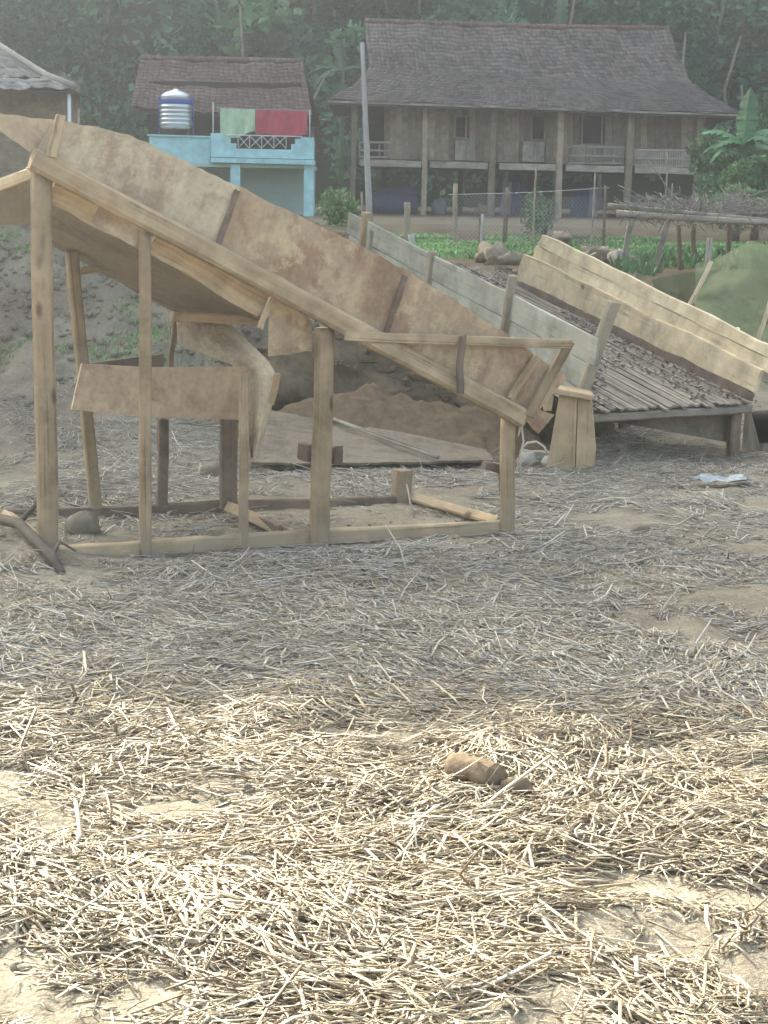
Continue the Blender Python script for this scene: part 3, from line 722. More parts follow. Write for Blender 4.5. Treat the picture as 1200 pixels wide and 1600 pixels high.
# water tank
tk = P(275, 201, BY + 1.2); tr_ = .0218 * 24.5
tank = thing('water_tank', 'upright stainless steel water tank with a blue band on the turquoise terrace', 'water tank', tk)
def lathe(mb, c, prof, n=28):
    R = [[V(c) + V((r * math.cos(2 * math.pi * j / n), r * math.sin(2 * math.pi * j / n), z)) for j in range(n)] for r, z in prof]
    mb.rings(R, smooth=True); return mb
zt = lambda y: P(275, y, BY + 1.2)[2] - tk[2]
prof = [(tr_ * .9, 0), (tr_, .03)]
for k in range(5):
    y0 = 198 - k * 6.6; prof += [(tr_, zt(y0)), (tr_ * 1.0, zt(y0 - 2.6)), (tr_ * 1.045, zt(y0 - 3.4)), (tr_ * 1.045, zt(y0 - 4.8)), (tr_, zt(y0 - 5.6))]
prof += [(tr_, zt(153)), (tr_ * 1.03, zt(151)), (tr_ * .98, zt(149)), (tr_ * .55, zt(142.5)), (tr_ * .2, zt(140.5)), (tr_ * .16, zt(139))]
lathe(MB(), tk, prof).build('tank_body', M['steel'], tank)
lathe(MB(), tk, [(tr_ * 1.01, zt(163.5)), (tr_ * 1.025, zt(163)), (tr_ * 1.025, zt(156)), (tr_ * 1.01, zt(155.5))]).build('band', M['blue_band'], tank)
mb = MB()
for k in range(3):
    an = 2 * math.pi * k / 3 + .5; e = tk + V((math.cos(an) * tr_ * .8, math.sin(an) * tr_ * .8, 0)); mb.tube([e + V((0, 0, .02)), e + V((0, 0, -.35))], .025, 6, 0)
mb.build('stand', M['seam'], tank)
for s_ in (-1, 1): MB().tube([tk + V((s_ * tr_ * 1.08, 0, -.3)), tk + V((s_ * tr_ * 1.08, 0, zt(150)))], .025, 6, 0).build('pipe', M['blue_band'], tank)

# pale roofed house at the left edge
LY = 46.0; q = P(20, 330, LY); lh = thing('pale_roof_house', 'house with a pale tiled hip roof at the left edge of the view', 'house', (q[0], LY, float(base_z(q[0], LY))))
A0 = roof_edges([(-160, 20), (-160, 70), (-160, 117)], [49.5, 47.6, 45.9]); A1 = roof_edges([(-60, 33), (4, 78), (72, 121)], [49.5, 47.6, 45.9])
tiles(10, .17, Slope(A0, A1), .02, 'tile_pale', lh)
B0 = roof_edges([(-160, 119), (-160, 132)], [45.85, 45.0]); B1 = roof_edges([(70, 121), (116, 138)], [45.85, 45.0])
tiles(3, .17, Slope(B0, B1), .02, 'tile_pale', lh, 'eave_tiles')
mb = MB().tube([A1[0] + V((0, 0, .06)), A1[1] + V((0, 0, .06)), A1[2] + V((0, 0, .06)), B1[1] + V((0, 0, .06))], .08, 8, .03); mb.build('hip_ridge', M['tile_pale'], lh)
mb = MB()
mb.sheet([[p - V((0, 0, .08)) for p in A0 + B0[1:]], [p - V((0, 0, .08)) for p in A1 + B1[1:]]], .05, (0, 0, -1), 0)
mb.sheet([[p - V((0, 0, .05)) for p in A1 + B1[1:]], [p + V((-.1, 5.5 - k * .6, -.05)) for k, p in enumerate(A1 + B1[1:])]], .05, (0, 0, -1), 0)
mb.build('roof_deck', M['house_dark'], lh)
p, q = P(-160, 140, 46.2), P(98, 140, 46.2); zl = float(base_z(-8, LY))
MB().box(((p[0] + q[0]) / 2, 47.6, (zl + q[2]) / 2 + .1), (q[0] - p[0], 2.4, q[2] - zl + .5)).build('wall', M['wall_wood'], lh)
p = P(108, 142, 45.1); MB().tube([V((p[0], 45.1, zl)), p], .045, 8, .01).build('veranda_post', M['white_iron'], lh)

# poles
p, q = P(566, 66, 58), P(578, 345, 58); g = g3(q[0], 58)
tag(MB().pole(g - V((0, 0, .2)), p, .11, .06, 8, 6, .01, .02).build('utility_pole', M['concrete'], None, g), 'tall thin grey pole standing in front of the stilt house', 'pole')
p = P(123, 170, 44); tag(MB().pole(g3(p[0], 44), p, .03, .025, 6, 4, .01).build('thin_pole', M['bamboo'], None, g3(p[0], 44)), 'thin pale pole standing right of the pale roofed house', 'pole')
mb = MB(); 
for (x0, y0, x1, y1) in ((300, 52, 1260, 84), (300, 60, 1260, 90)):
    a, b = P(x0, y0, 80), P(x1, y1, 80); mb.tube([lerp(a, b, k / 12) - V((0, 0, .35 * math.sin(math.pi * k / 12))) for k in range(13)], .011, 4, 0)
tag(mb.build('overhead_wires', M['cloth_blue']), 'faint pair of overhead wires crossing in front of the forest', 'wires')

# ------------------------------------------------------------------ garden
def bush(name, label, px, Y, h, r, mat='bush', n=900, size=.11, cat='bush', group=None, z=None):
    c = P(px, 300, Y); g = g3(c[0], Y); t = thing(name, label, cat, g, group); mb = MB()
    for k in range(5):
        an = k * 1.3; e = g + V((math.cos(an) * r * .5, math.sin(an) * r * .5, h * rnd.uniform(.5, .8))); mb.tube([g - V((0, 0, .05)), lerp(g, e, .5) + V((0, 0, .05)), e], [.03, .02, .008], 6)
    mb.build('stem', M['bark'], t)
    q = np.concatenate([ell_points(g + V((rnd.gauss(0, r * .35), rnd.gauss(0, r * .35), h * rnd.uniform(.4, .75))), (r * .6, r * .6, h * .33), n // 5, .3) for k in range(5)])
    leaves_obj('foliage', q, size, M[mat], t); return t
bush('green_shrub', 'bright green leafy shrub behind the near chute, left of the utility pole', 527, 34, 1.0, .42, 'grass', 900, .12)
bush('round_shrub', 'round grey green shrub in front of the stilt house, behind the wire fence', 852, 46, 1.3, .5, 'bush', 1100, .10)
def tree(name, label, base, trunk_r, h, lobes, n, size, mat='forest', cat='tree', group=None):
    b = V(base); t = thing(name, label, cat, b, group); mb = MB()
    top = b + V((0, 0, h * .62))
    mb.tube([b - V((0, 0, .15)), b + V((.05, .05, h * .3)), top], [trunk_r * 1.25, trunk_r, trunk_r * .7], 10)
    for c, r in lobes:
        c = V(c); s_ = lerp(b + V((0, 0, h * .35)), top, rnd.random()); mb.tube([s_, lerp(s_, c, .5) + V((0, 0, .2)), c], [trunk_r * .5, trunk_r * .3, .03], 7)
    mb.build('trunk', M['bark'], t)
    leaves_obj('crown', np.concatenate([ell_points(c, r, n, .25) for c, r in lobes]), size, M[mat], t); return t
def ftree(px, py, Y, r, label, mat, h_extra=0, n=420, size=.22):
    c = P(px, py, Y); g = g3(c[0], Y); lobes = [(c + V((rnd.gauss(0, r * .5), rnd.gauss(0, r * .5), rnd.gauss(0, r * .35))), (r * .6, r * .6, r * .5)) for k in range(7)]
    return tree('leafy_tree', label, g, .1, (c - g)[2] * 1.4, lobes, n, size, mat, 'tree', 'trees beside the stilt house')
ftree(1170, 262, 58, 1.35, 'broad leafed green tree growing right of the stilt house under the banana leaves', 'bush', 0, 480, .26)
ftree(1215, 215, 60, 1.5, 'tall green tree at the right edge behind the banana plant', 'bush', 0, 400, .26)
ftree(1182, 292, 50, .72, 'bright broad leafed sapling in front of the banana plant at the right edge', 'leafy', 0, 300, .24)
ftree(1150, 318, 46, .6, 'low bright leafy sapling just above the twig heap on the pole rack', 'leafy', 0, 220, .18)
ftree(1130, 300, 56, .7, 'low green tree by the right corner post of the stilt house', 'bush', 0, 260, .2)
p = P(1162, 228, 54); g = g3(p[0], 54)
banana('banana_plant', 'banana plant with one upright bright leaf beyond the right end of the stilt house', g, p[2] - g[2], [(math.radians(70), 1.45, 1.9, .66), (math.radians(165), .95, 1.5, .55), (math.radians(30), 1.0, 1.6, .55), (math.radians(176), .5, 1.35, .5), (math.radians(195), .25, 1.3, .45), (math.radians(10), .6, 1.6, .5), (math.radians(-20), .3, 1.5, .45), (math.radians(215), .6, 1.3, .45), (math.radians(-60), .75, 1.4, .5)])
p = P(535, 108, 80); g = V((p[0], 80, 1.5))
banana('banana_plant', 'dim banana plant behind the roofs, between the brown roof and the stilt house', g, p[2] - g[2], [(math.radians(165), .45, 2.0, .6), (math.radians(20), .5, 1.8, .5), (math.radians(100), 1.3, 1.6, .5), (math.radians(200), .1, 1.8, .5)], mat='banana_dim')
p = P(875, 55, 84); g = V((p[0], 84, 1.5))
banana('banana_plant', 'dim banana plant with upright leaves rising above the stilt house ridge', g, p[2] - g[2], [(math.radians(80), 1.4, 2.4, .6), (math.radians(170), .7, 2.0, .6), (math.radians(10), .7, 2.0, .6), (math.radians(200), .4, 1.8, .6)], mat='banana_dim')

# low garden greens (one mass) and weeds on the bank
def blades(name, xy, h, w, mat, label):
    n = len(xy); z = gz(xy[:, 0], xy[:, 1]); a = rng.uniform(0, 2 * math.pi, n); hh = h * rng.uniform(.4, 1.2, n); ln = rng.uniform(.1, .7, n) * hh
    b = np.stack([xy[:, 0], xy[:, 1], z - .01], 1); d = np.stack([np.cos(a), np.sin(a), 0 * a], 1); s = np.stack([-np.sin(a), np.cos(a), 0 * a], 1) * (w * rng.uniform(.5, 1.3, n))[:, None]
    m = b + d * (ln * .4)[:, None] + np.stack([0 * a, 0 * a, hh * .65], 1); t = b + d * ln[:, None] + np.stack([0 * a, 0 * a, hh], 1)
    vv_ = np.stack([b - s * .4, b + s * .4, m + s, m - s, t + s * .15, t - s * .15], 1).reshape(-1, 3)
    i = np.arange(n)[:, None] * 6; f = np.concatenate([i + [0, 1, 2, 3], i + [3, 2, 4, 5]], 0)
    o = link_mesh(name, np_mesh(name, vv_, f), M[mat]); tag(o, label, kind='stuff'); return o
xy = np.stack([rng.uniform(-2, 16, 60000), rng.uniform(23, 47, 60000)], 1)
k = fbm(xy[:, 0] * .45 + 7, xy[:, 1] * .3, 3) + .15 * np.exp(-((xy[:, 1] - 37) / 7) ** 2); xy = xy[(k > .47) & (xy[:, 0] / xy[:, 1] < .32)]
blades('garden_greens', xy, .11, .04, 'grass', 'low green vegetable leaves growing in the garden before the stilt house')
xy = np.stack([rng.uniform(-5, -.6, 40000), rng.uniform(13.2, 22, 40000)], 1); px_ = 600 + F_PX * xy[:, 0] / xy[:, 1]
k = fbm(xy[:, 0] * 1.2, xy[:, 1] * 1.2 + 4, 3) + .22 * np.exp(-((px_ - 240) / 70) ** 2); xy = xy[k > .71]
blades('bank_weeds', xy, .055, .007, 'grass', 'sparse green weeds growing on the earth bank at the left')
xy = np.stack([rng.uniform(2.5, 9, 9000), rng.uniform(17, 30, 9000)], 1); xy = xy[fbm(xy[:, 0], xy[:, 1] * .6 + 14, 3) > .5]
blades('side_weeds', xy, .20, .03, 'bush', 'green weeds growing under the pole rack at the right')

rocks = [(770, 400, 26, .20, 'rock', 'flat brown rock in the garden left of the pale planks'), (786, 414, 25, .22, 'rock', 'rounded brown rock below the flat one, left of the pale planks'), (878, 373, 36, .20, 'rock', 'brown lump of rock just above the pale planks'), (972, 408, 23, .15, 'rock_pale', 'pale upright stone beside the first post of the pole rack'), (945, 402, 25, .16, 'rock', 'brown rock in the row of stones behind the pale planks, left of the pale stone'), (925, 396, 26, .14, 'rock', 'small brown rock at the left end of the row behind the pale planks'), (1008, 428, 22, .12, 'rock', 'small brown rock between the first two posts of the pole rack')]
for x, y, Y, r, mt, lab in rocks:
    c = P(x, y, Y); g = float(base_z(c[0], Y)); heap('rock', (c[0], Y, max(c[2], g + r * .2)), (r, r * .9, r * .8), mt, lab, 'rock', x * .13, 22, .75, fine=.5)

# fence: stakes + wire mesh
fy = 38.0; a = P(700, 360, fy); fence = thing('wire_fence', 'sagging wire mesh fence on thin stakes in front of the stilt house', 'fence', g3(a[0], fy))
FP = [(712, 287, 385, .055, 'old_wood'), (749, 318, 385, .05, 'dark_wood'), (794, 292, 375, .05, 'dark_wood'), (838, 262, 365, .022, 'old_wood'), (930, 270, 380, .022, 'old_wood'), (946, 290, 380, .03, 'dark_wood')]
for x, y0, y1, r, mt in FP:
    p = P(x, y0, fy); g = g3(p[0], fy, -.15); MB().pole(g + V((rnd.uniform(-.05, .05), 0, 0)), p, r, r * .85, 7, 5, .015, .04).build('stake', M[mt], fence)
mb = MB(); p0, p1 = P(700, 304, fy + .06), P(952, 293, fy + .06); L = p1[0] - p0[0]; zb = float(base_z(p0[0], fy)) + .03
mb.tube([lerp(p0, p1, k / 6) - V((0, 0, .03 * math.sin(math.pi * k / 6))) for k in range(7)], .007, 4, 0)
n = int(L / .085)
for k in range(-12, n + 1):
    for sg in (0, 1):
        x0 = p0[0] + k * .085; H = (p0[2] - zb); x1 = x0 + H
        a_, b_ = max(x0, p0[0]), min(x1, p1[0])
        if b_ - a_ < .02: continue
        za, zb_ = (zb + (a_ - x0), zb + (b_ - x0)) if sg == 0 else (p0[2] - (a_ - x0), p0[2] - (b_ - x0))
        mb.plank((a_, fy + .06, za), (b_, fy + .06, zb_), .004, .004, (0, 1, 0), 1, 0, rag=0)
mb.build('wire_mesh', M['wire'], fence, kind='stuff')
for x, y0, Y, r, mt, lab in ((637, 316, 40, .075, 'old_wood', 'short thick grey stake standing alone left of the wire fence'), (754, 334, 27, .022, 'concrete', 'slim pale bluish stake in the garden above the grey green planks'), (565, 300, 44, .03, 'old_wood', 'thin leaning stake behind the leafy shrub near the utility pole'), (642, 366, 30, .05, 'concrete', 'short pale stump of a stake low in the garden')):
    p = P(x, y0, Y); g = g3(p[0], Y, -.1); tag(MB().pole(g, p, r, r * .9, 8, 5, .012, .04).build('stake', M[mt], None, g), lab, 'stake', 'stakes in the garden')

# pole rack with dry twigs
RY = 22.0; q = P(1040, 440, RY); rack = thing('pole_rack', 'low rack of pale poles on forked posts heaped with dry twigs, right side', 'rack', g3(q[0], RY))
for x, y0, dx, Y in ((984, 352, -6, RY), (1044, 346, -16, RY), (1109, 372, 0, 20.5), (1060, 352, 6, 24), (1085, 350, 2, 25), (1140, 350, 3, 24)):
    p = P(x, y0, Y); g = g3(p[0] + dx / F_PX * Y * 1.3, Y, -.1); MB().pole(g, p, .04 if Y < 23 else .03, .033, 8, 5, .02, .05).build('post', M['bamboo' if Y < 23 else 'dark_wood'], rack)
for (x0, y0, x1, y1, Y, r) in ((950, 322, 1215, 346, RY - .1, .035), (963, 334, 1260, 352, RY - .2, .042), (1000, 338, 1260, 334, RY + 1.2, .03), (1090, 330, 1240, 352, RY + .5, .03)):
    MB().pole(P(x0, y0, Y), P(x1, y1, Y), r, r * .8, 8, 7, .02, .05).build('rail', M['bamboo'], rack)
mb = MB()
for k in range(650):
    c = P(rnd.uniform(985, 1260), 332, RY + rnd.uniform(-.5, 2.0)); L = rnd.uniform(.15, .6); an = rnd.uniform(0, 6.28); e = rnd.gauss(.2, .55)
    c[2] += abs(rnd.gauss(0, .085)) - .02
    d = V((math.cos(an) * math.cos(e), math.sin(an) * math.cos(e), math.sin(e))) * L
    mb.tube([c - d * .5, c + V((0, 0, rnd.gauss(.02, .04))), c + d * .5], [.005, .004, .002], 4, 0)
mb.build('twigs', M['dark_twig'], rack, kind='stuff')
for x0, y0, x1, y1, Y in ((1013, 252, 1065, 318, 23), (1041, 236, 1040, 320, 24), (1010, 300, 1015, 335, 23), (1155, 285, 1157, 335, 23), (1160, 312, 1215, 290, 24)):
    MB().pole(P(x1, y1, Y), P(x0, y0, Y), .013, .009, 6, 4, .015).build('cane', M['bamboo'], rack)
# more dry brush heap behind the rack
pts_ = ell_points(P(1130, 335, 25), (1.0, .9, .28), 900, .2); f_ = leaves_obj('dry_brush', pts_, .12, M['dryweed'], None, .12); tag(f_, 'tangle of dry weeds lying on and behind the pole rack', kind='stuff')

# green net draped over sticks
NY = 17.0; q = P(1140, 520, NY); net = thing('green_net', 'green shade net draped over sticks at the right edge beyond the pale planks', 'net', g3(q[0], NY))
rows = []
for i in range(26):
    row = []
    for j in range(46):
        t = j / 45; x = lerp(1086, 1330, t); top = np.interp(x, [1086, 1110, 1135, 1172, 1200, 1260, 1330], [412, 404, 396, 379, 386, 380, 420])
        v = i / 25; y = lerp(top, 540, v); an = math.atan2(v + .04, t - .355)
        Y = NY - .9 * v + .5 * t - .07 * abs(math.sin(an * 6.5 + .8 * v)) * min(1, 3 * v) + .05 * math.sin(t * 9 + v * 6)
        row.append(P(x, y + 3 * math.sin(t * 12 + v * 3), Y))
    rows.append(row)
MB().sheet(rows, .004, (0, 1, 0), .05, 3.0).build('net_cover', M['net'], net)
rows2 = []
for i in range(6):
    rows2.append([P(lerp(640, 1130, j / 20), lerp(lerp(470, 425, j / 20), 520, i / 5) + 2 * math.sin(j), 18.6 + .05 * math.sin(j * 1.7 + i)) for j in range(21)])
MB().sheet([[P(lerp(1020, 1110, j / 8), lerp(lerp(436, 420, j / 8), 505, i / 5), 17.6 + .05 * math.sin(j * 1.7)) for j in range(9)] for i in range(6)], .004, (0, 1, 0), .02, 2).build('net_skirt', M['net'], net)
for x0, y0, x1, y1, Y in ((1112, 408, 1076, 476, 16.4), (1203, 470, 1186, 522, 15.6)):
    p = P(x0, y0, Y); q = P(x1, y1, Y); e = q + (q - p) * .9; e[2] = max(e[2], float(base_z(e[0], Y)) - .05); MB().pole(e, p, .025, .02, 7, 5, .01).build('stick', M['pale_wood'], net)

# ------------------------------------------------------------------ near chute
A = Gp(70, 878); B = Gp(793, 832)
e1 = nrm(B - A); e2 = V((-e1[1], e1[0], 0)); CW = 1.08
def CP(x, y, off=0.0):
    d = ray(x, y); p0 = A + e2 * off; t = ((p0 - CAM) @ e2) / (d @ e2); return CAM + d * t
chute = thing('metal_chute', 'near sloping chute with rusty sheet metal side on dusty timber posts', 'chute', A)
PXM = 8.3 / F_PX
def bar(name, a, b, wpx, off, t=.04, mat='chute_wood', seg=8, off2=None, jit=.002, label=None, taper=1.0):
    p, q = CP(*a, off), CP(*b, off if off2 is None else off2); dist = (p + q)[1] / 2
    return MB().plank(p, q, wpx * dist / F_PX, t, e2, seg, jit, taper).build(name, M[mat], chute, label=label)
def cpole(name, a, b, wpx, off, mat='post_wood', off2=None, taper=.95, n=12, down=.06):
    p, q = CP(*a, off), CP(*b, off if off2 is None else off2); r = wpx * q[1] / F_PX / 2
    q = V((q[0], q[1], min(q[2], float(gz(q[0], q[1])) - down)))
    return MB().pole(q, p, r, r * taper, n, 14, .004, .025).build(name, M[mat], chute)
def res(poly, n):
    poly = np.array(poly, float); d = np.r_[0, np.cumsum(np.linalg.norm(np.diff(poly, axis=0), axis=1))]; t = np.linspace(0, d[-1], n)
    return np.stack([np.interp(t, d, poly[:, 0]), np.interp(t, d, poly[:, 1])], 1)
def cpanel(name, top, bot, o_top, o_bot, mat, n=14, m=8, th=.006, bulge=.011, freq=3.0, ob=None, ob2=None):
    a, b = res(top, n), res(bot, n); rows = []
    if bulge > .005: a[1:-1, 1] += [rnd.gauss(0, 1.1) for _ in range(n - 2)]; b[1:-1, 1] += [rnd.gauss(0, .8) for _ in range(n - 2)]
    for i in range(m):
        t = i / (m - 1); rows.append([CP(*(a[j] + (b[j] - a[j]) * t), lerp(o_top, o_bot if ob is None else lerp(o_bot, ob, j / (n - 1)), t)) for j in range(n)])
    return MB().sheet(rows, th, e2, bulge, freq).build(name, M[mat], chute)
# sheet metal side, lapped panels
cpanel('side_panel', [(-90, 172), (0, 178), (92, 188)], [(-90, 174), (0, 203), (25, 224), (56, 242), (84, 254)], -.03, .0, 'rust_pale')
cpanel('side_panel', [(84, 187), (155, 198), (235, 225), (300, 258), (376, 293)], [(54, 241), (161, 293), (300, 364), (343, 388)], -.05, -.02, 'rust_pale', 24)
cpanel('side_panel', [(372, 290), (436, 322), (500, 352), (570, 388), (640, 425)], [(340, 386), (450, 452), (583, 524), (606, 535)], -.04, -.01, 'rust', 24)
cpanel('side_panel', [(634, 424), (700, 462), (750, 495), (795, 525), (832, 553)], [(601, 533), (708, 590), (796, 632)], -.05, -.02, 'rust', 20)
cpanel('side_panel', [(830, 552), (860, 572), (886, 588)], [(795, 630), (815, 645), (826, 660)], -.05, -.02, 'rust', 8)
for a, b in (((371, 298), (341, 382)), ((634, 431), (603, 520)),):
    bar('seam_strip', a, b, 9, -.055, .012, 'seam', 6)
# top rail beam, lower board
bar('rail_beam', (50, 247), (815, 653), 31, -.05, .09, 'chute_wood', 22, jit=.003)
bar('lower_board', (78, 296), (232, 374), 40, .06, .025, 'chute_wood', 8, jit=.004)
bar('lower_board', (150, 330), (216, 370), 36, .045, .02, 'rust_pale', 5, jit=.006)
bar('lower_board', (238, 377), (411, 478), 38, .06, .025, 'chute_wood', 8, jit=.004)
# trough floor seen from below
cpanel('trough_floor', [(60, 300), (140, 345), (240, 398), (408, 492)], [(60, 372), (85, 386), (200, 450), (272, 487), (402, 506)], .09, 1.28, 'rust_shade', 18, 8, .006, .01)
bar('cross_beam', (268, 494), (412, 500), 15, .85, .05, 'chute_wood')
bar('cross_beam', (122, 424), (222, 413), 11, 1.2, .04, 'chute_wood')
cpanel('hanging_flap', [(420, 462), (488, 502)], [(420, 557), (488, 549)], .03, .05, 'rust', 8, 6)
bar('flap_batten', (424, 466), (406, 514), 9, .02, .02, 'chute_wood', 4)
# posts
cpole('post', (65, 268), (74, 880), 35, .0); cpole('post', (226, 362), (228, 868), 20, .0); 
bar('post', (381, 585), (381, 856), 13, .02, .035, 'post_wood', 8)
cpole('post', (507, 512), (498, 850), 32, .0); cpole('post', (794, 655), (792, 834), 25, .0)
bar('post', (493, 735), (490, 848), 10, .06, .02, 'dark_wood', 4); bar('post', (785, 735), (784, 830), 9, .06, .02, 'dark_wood', 4)
bar('post', (112, 392), (150, 803), 19, CW, .05, 'post_wood', 8); bar('post', (255, 655), (253, 800), 16, CW, .05, 'dark_wood', 6)
bar('post', (357, 600), (357, 795), 26, CW - .2, .05, 'dark_wood', 6); bar('post', (629, 735), (628, 785), 28, CW, .09, 'post_wood', 4)
# base frame
bar('base_beam', (90, 866), (782, 823), 25, .03, .05, 'chute_wood', 16, jit=.004)
bar('base_beam', (10, 806), (634, 782), 19, CW, .05, 'dark_wood', 12, jit=.004)
bar('base_beam', (640, 778), (784, 818), 20, CW, .05, 'chute_wood', 8, off2=.05); bar('base_beam', (88, 862), (10, 806), 17, .05, .05, 'chute_wood', 8, off2=CW)
bar('brace', (348, 788), (462, 838), 17, CW * .85, .03, 'chute_wood', 6, off2=.12)
bar('brace', (395, 806), (440, 832), 22, CW * .6, .02, 'dark_wood', 5, off2=.2)
# collecting tray
cpanel('tray_board', [(128, 568), (228, 574), (384, 573)], [(112, 640), (226, 652), (382, 656)], .42, .40, 'rust', 16, 6, .02, .003)
cpanel('tray_board', [(140, 568), (256, 553)], [(140, 586), (256, 578)], 1.1, 1.1, 'dark_wood', 8, 4, .02, .002)
cpanel('tray_board', [(128, 568), (140, 567)], [(112, 640), (138, 620)], .42, .42, 'dark_wood', 5, 5, .015, .002, ob=1.1)
cpanel('tray_board', [(112, 641), (382, 657)], [(140, 628), (372, 632)], .42, 1.0, 'rust_shade', 10, 5, .012, .002)
# funnel sheet feeding the tray
Lc = res([(276, 498), (278, 540), (372, 574), (386, 640), (392, 716)], 16); Rc = res([(362, 508), (424, 568), (434, 592), (424, 640), (402, 716)], 16); rows = []
for i in range(16):
    t = i / 15; rows.append([CP(*(lerp(Lc[i], Rc[i], j / 11)), lerp(.95, .47, t) + .06 * math.sin(j / 11 * 6.3) * t - .05 * math.sin(math.pi * j / 11)) for j in range(12)])
MB().sheet(rows, .006, e2, .006, 4).build('funnel_sheet', M['rust_pale'], chute)
bar('funnel_edge', (434, 584), (423, 632), 10, .5, .03, 'chute_wood', 4); bar('funnel_batten', (272, 498), (267, 574), 8, 1.05, .03, 'post_wood', 4)
# brackets
for (x, y) in ((526, 712), (486, 708)):
    c = CP(x, y, .08); MB().plank(c - e2 * .02, c + e2 * .12, .05, .085, (0, 0, 1), 3, .006).build('bracket', M['seam'], chute)
bar('bracket', (756, 726), (790, 735), 13, .07, .06, 'seam', 3)
# end works
bar('end_slat', (540, 525), (893, 538), 15, -.10, .02, 'chute_wood', 10)
bar('end_stick', (722, 524), (719, 614), 11, -.125, .022, 'dark_wood', 5)
bar('end_batten', (838, 557), (798, 624), 13, -.075, .02, 'chute_wood', 5)
bar('end_batten', (890, 534), (826, 650), 16, -.085, .025, 'post_wood', 6)
cpanel('end_flap', [(826, 636), (866, 648)], [(819, 654), (841, 678)], -.06, -.04, 'rust', 6, 5)
cpanel('end_flap', [(812, 650), (832, 640)], [(808, 682), (815, 668)], -.03, -.02, 'rust_pale', 5, 5)
bar('top_stub', (95, 180), (80, 246), 15, -.085, .02, 'chute_wood', 5)
bar('feed_plank', (-110, 330), (46, 271), 17, .22, .03, 'pale_wood', 6)
cpanel('feed_sheet', [(-110, 336), (46, 277)], [(-110, 356), (50, 350)], .26, .3, 'rust_shade', 10, 6)
mb = MB(); mb.tube([CP(*q, -.03) for q in ((815, 668), (818, 690), (812, 712), (813, 745))], .006, 6, .02)
mb.tube([CP(*q, -.03) for q in ((816, 700), (824, 692), (838, 690), (850, 698), (855, 708))], .006, 6, .02)
mb.build('wire_loop', M['hose'], chute)

# ------------------------------------------------------------------ plank sided ramp with slat floor
L0 = P(915, 640, 11.45); R0 = P(1166, 626, 11.9)
cc = R0 - L0; cc[2] = 0; RW = float(np.linalg.norm(cc)); cc = nrm(cc); th_ = .17
ap = V((-cc[1], cc[0], 0)); ax = ap * math.cos(th_) + V((0, 0, math.sin(th_))); nn_ = np.cross(cc, ax)
tw = (R0 - L0)[2] / RW
def RP(s, k, h): return L0 + ax * s + cc * k + nn_ * h + V((0, 0, tw * k))
gr = g3(L0[0] + .5, 11.8); ramp = thing('plank_ramp', 'sloping ramp with a bamboo slat floor and plank side walls, behind the near chute', 'ramp', gr)
RL = 4.3; ns = 34; pitch = RW / ns
for k in range(ns):
    w = pitch * rnd.uniform(.72, .94); kk = (k + .5) * pitch
    MB().plank(RP(-.04 + rnd.uniform(-.05, .02), kk, rnd.uniform(-.004, .004)), RP(RL, kk + rnd.gauss(0, .008), rnd.uniform(-.004, .004)), w, .013, nn_, 8, .0035).build('slat', M['slat'], ramp)
for s in (.03, .9, 1.8, 2.7, 3.6, 4.2):
    MB().plank(RP(s, -.02, -.045), RP(s, RW + .02, -.045), .05, .06, nn_, 5, .003).build('cross_bar', M['dark_wood'], ramp)
MB().plank(RP(-.03, -.02, -.05), RP(-.03, RW + .02, -.05), .05, .05, ap, 6, .003).build('front_bar', M['slat'], ramp)
for s, k in ((.0, .02), (.02, RW - .06), (1.6, .0), (1.6, RW), (3.2, .0), (3.2, RW), (4.1, 0), (4.1, RW)):
    p = RP(s, k, -.07); g = g3(p[0], p[1], -.05)
    if p[2] > g[2] + .05: MB().plank(g, p, .075, .07, ap, 4, .003).build('leg', M['dark_wood'], ramp)
# left wall, grey green boards
MB().plank(RP(-.10, -.02, .395), RP(4.25, -.03, .40), .175, .025, cc, 14, .004).build('side_board', M['grey_wood'], ramp)
MB().plank(RP(-.02, -.02, .215), RP(4.2, -.025, .218), .175, .025, cc, 14, .004).build('side_board', M['grey_wood'], ramp)
MB().plank(RP(.03, -.02, .055), RP(4.2, -.025, .06), .135, .025, cc, 14, .004).build('side_board', M['grey_wood'], ramp)
MB().plank(RP(.0, -.045, .09), RP(-.06, .075, .70), .075, .05, ap, 5, .003).build('upright', M['old_wood'], ramp)
for s, h0, h1, w, mt, k in ((1.15, .0, .62, .06, 'old_wood', -.06), (2.5, .05, .51, .055, 'old_wood', -.06), (3.86, .0, .56, .07, 'stand_wood', -.06), (3.72, -.05, .44, .05, 'grey_wood', -.06)):
    MB().plank(RP(s, k, h0), RP(s - .02, k + .02, h1), w, .045, ap, 4, .003).build('upright', M[mt], ramp)
# right wall, pale new boards
def wallb(s0, s1, h0a, h1a, h0b, h1b, la, lb, mat, name='side_board', t=.028):
    n = 12; rows = []
    for i in range(4):
        v = i / 3; rows.append([RP(lerp(s0, s1, j / n) + (rnd.gauss(0, .012) if j in (0, n) else 0), RW + lerp(la, lb, v), lerp(lerp(h0a, h0b, j / n), lerp(h1a, h1b, j / n), v) + (.004 * math.sin(j * 1.7 + i) + rnd.gauss(0, .0035)) * (i in (0, 3))) for j in range(n + 1)])
    return MB().sheet(rows, t, cc, .003, 3).build(name, M[mat], ramp)
wallb(-.02, 3.55, .065, .215, .03, .265, .03, .06, 'pale_wood')
wallb(-.06, 3.42, .20, .285, .245, .355, .085, .105, 'pale_wood')
wallb(-.10, 3.38, .288, .362, .36, .455, .10, .125, 'pale_wood')
wallb(.0, 3.5, .0, .06, .0, .05, .02, .03, 'dark_wood')
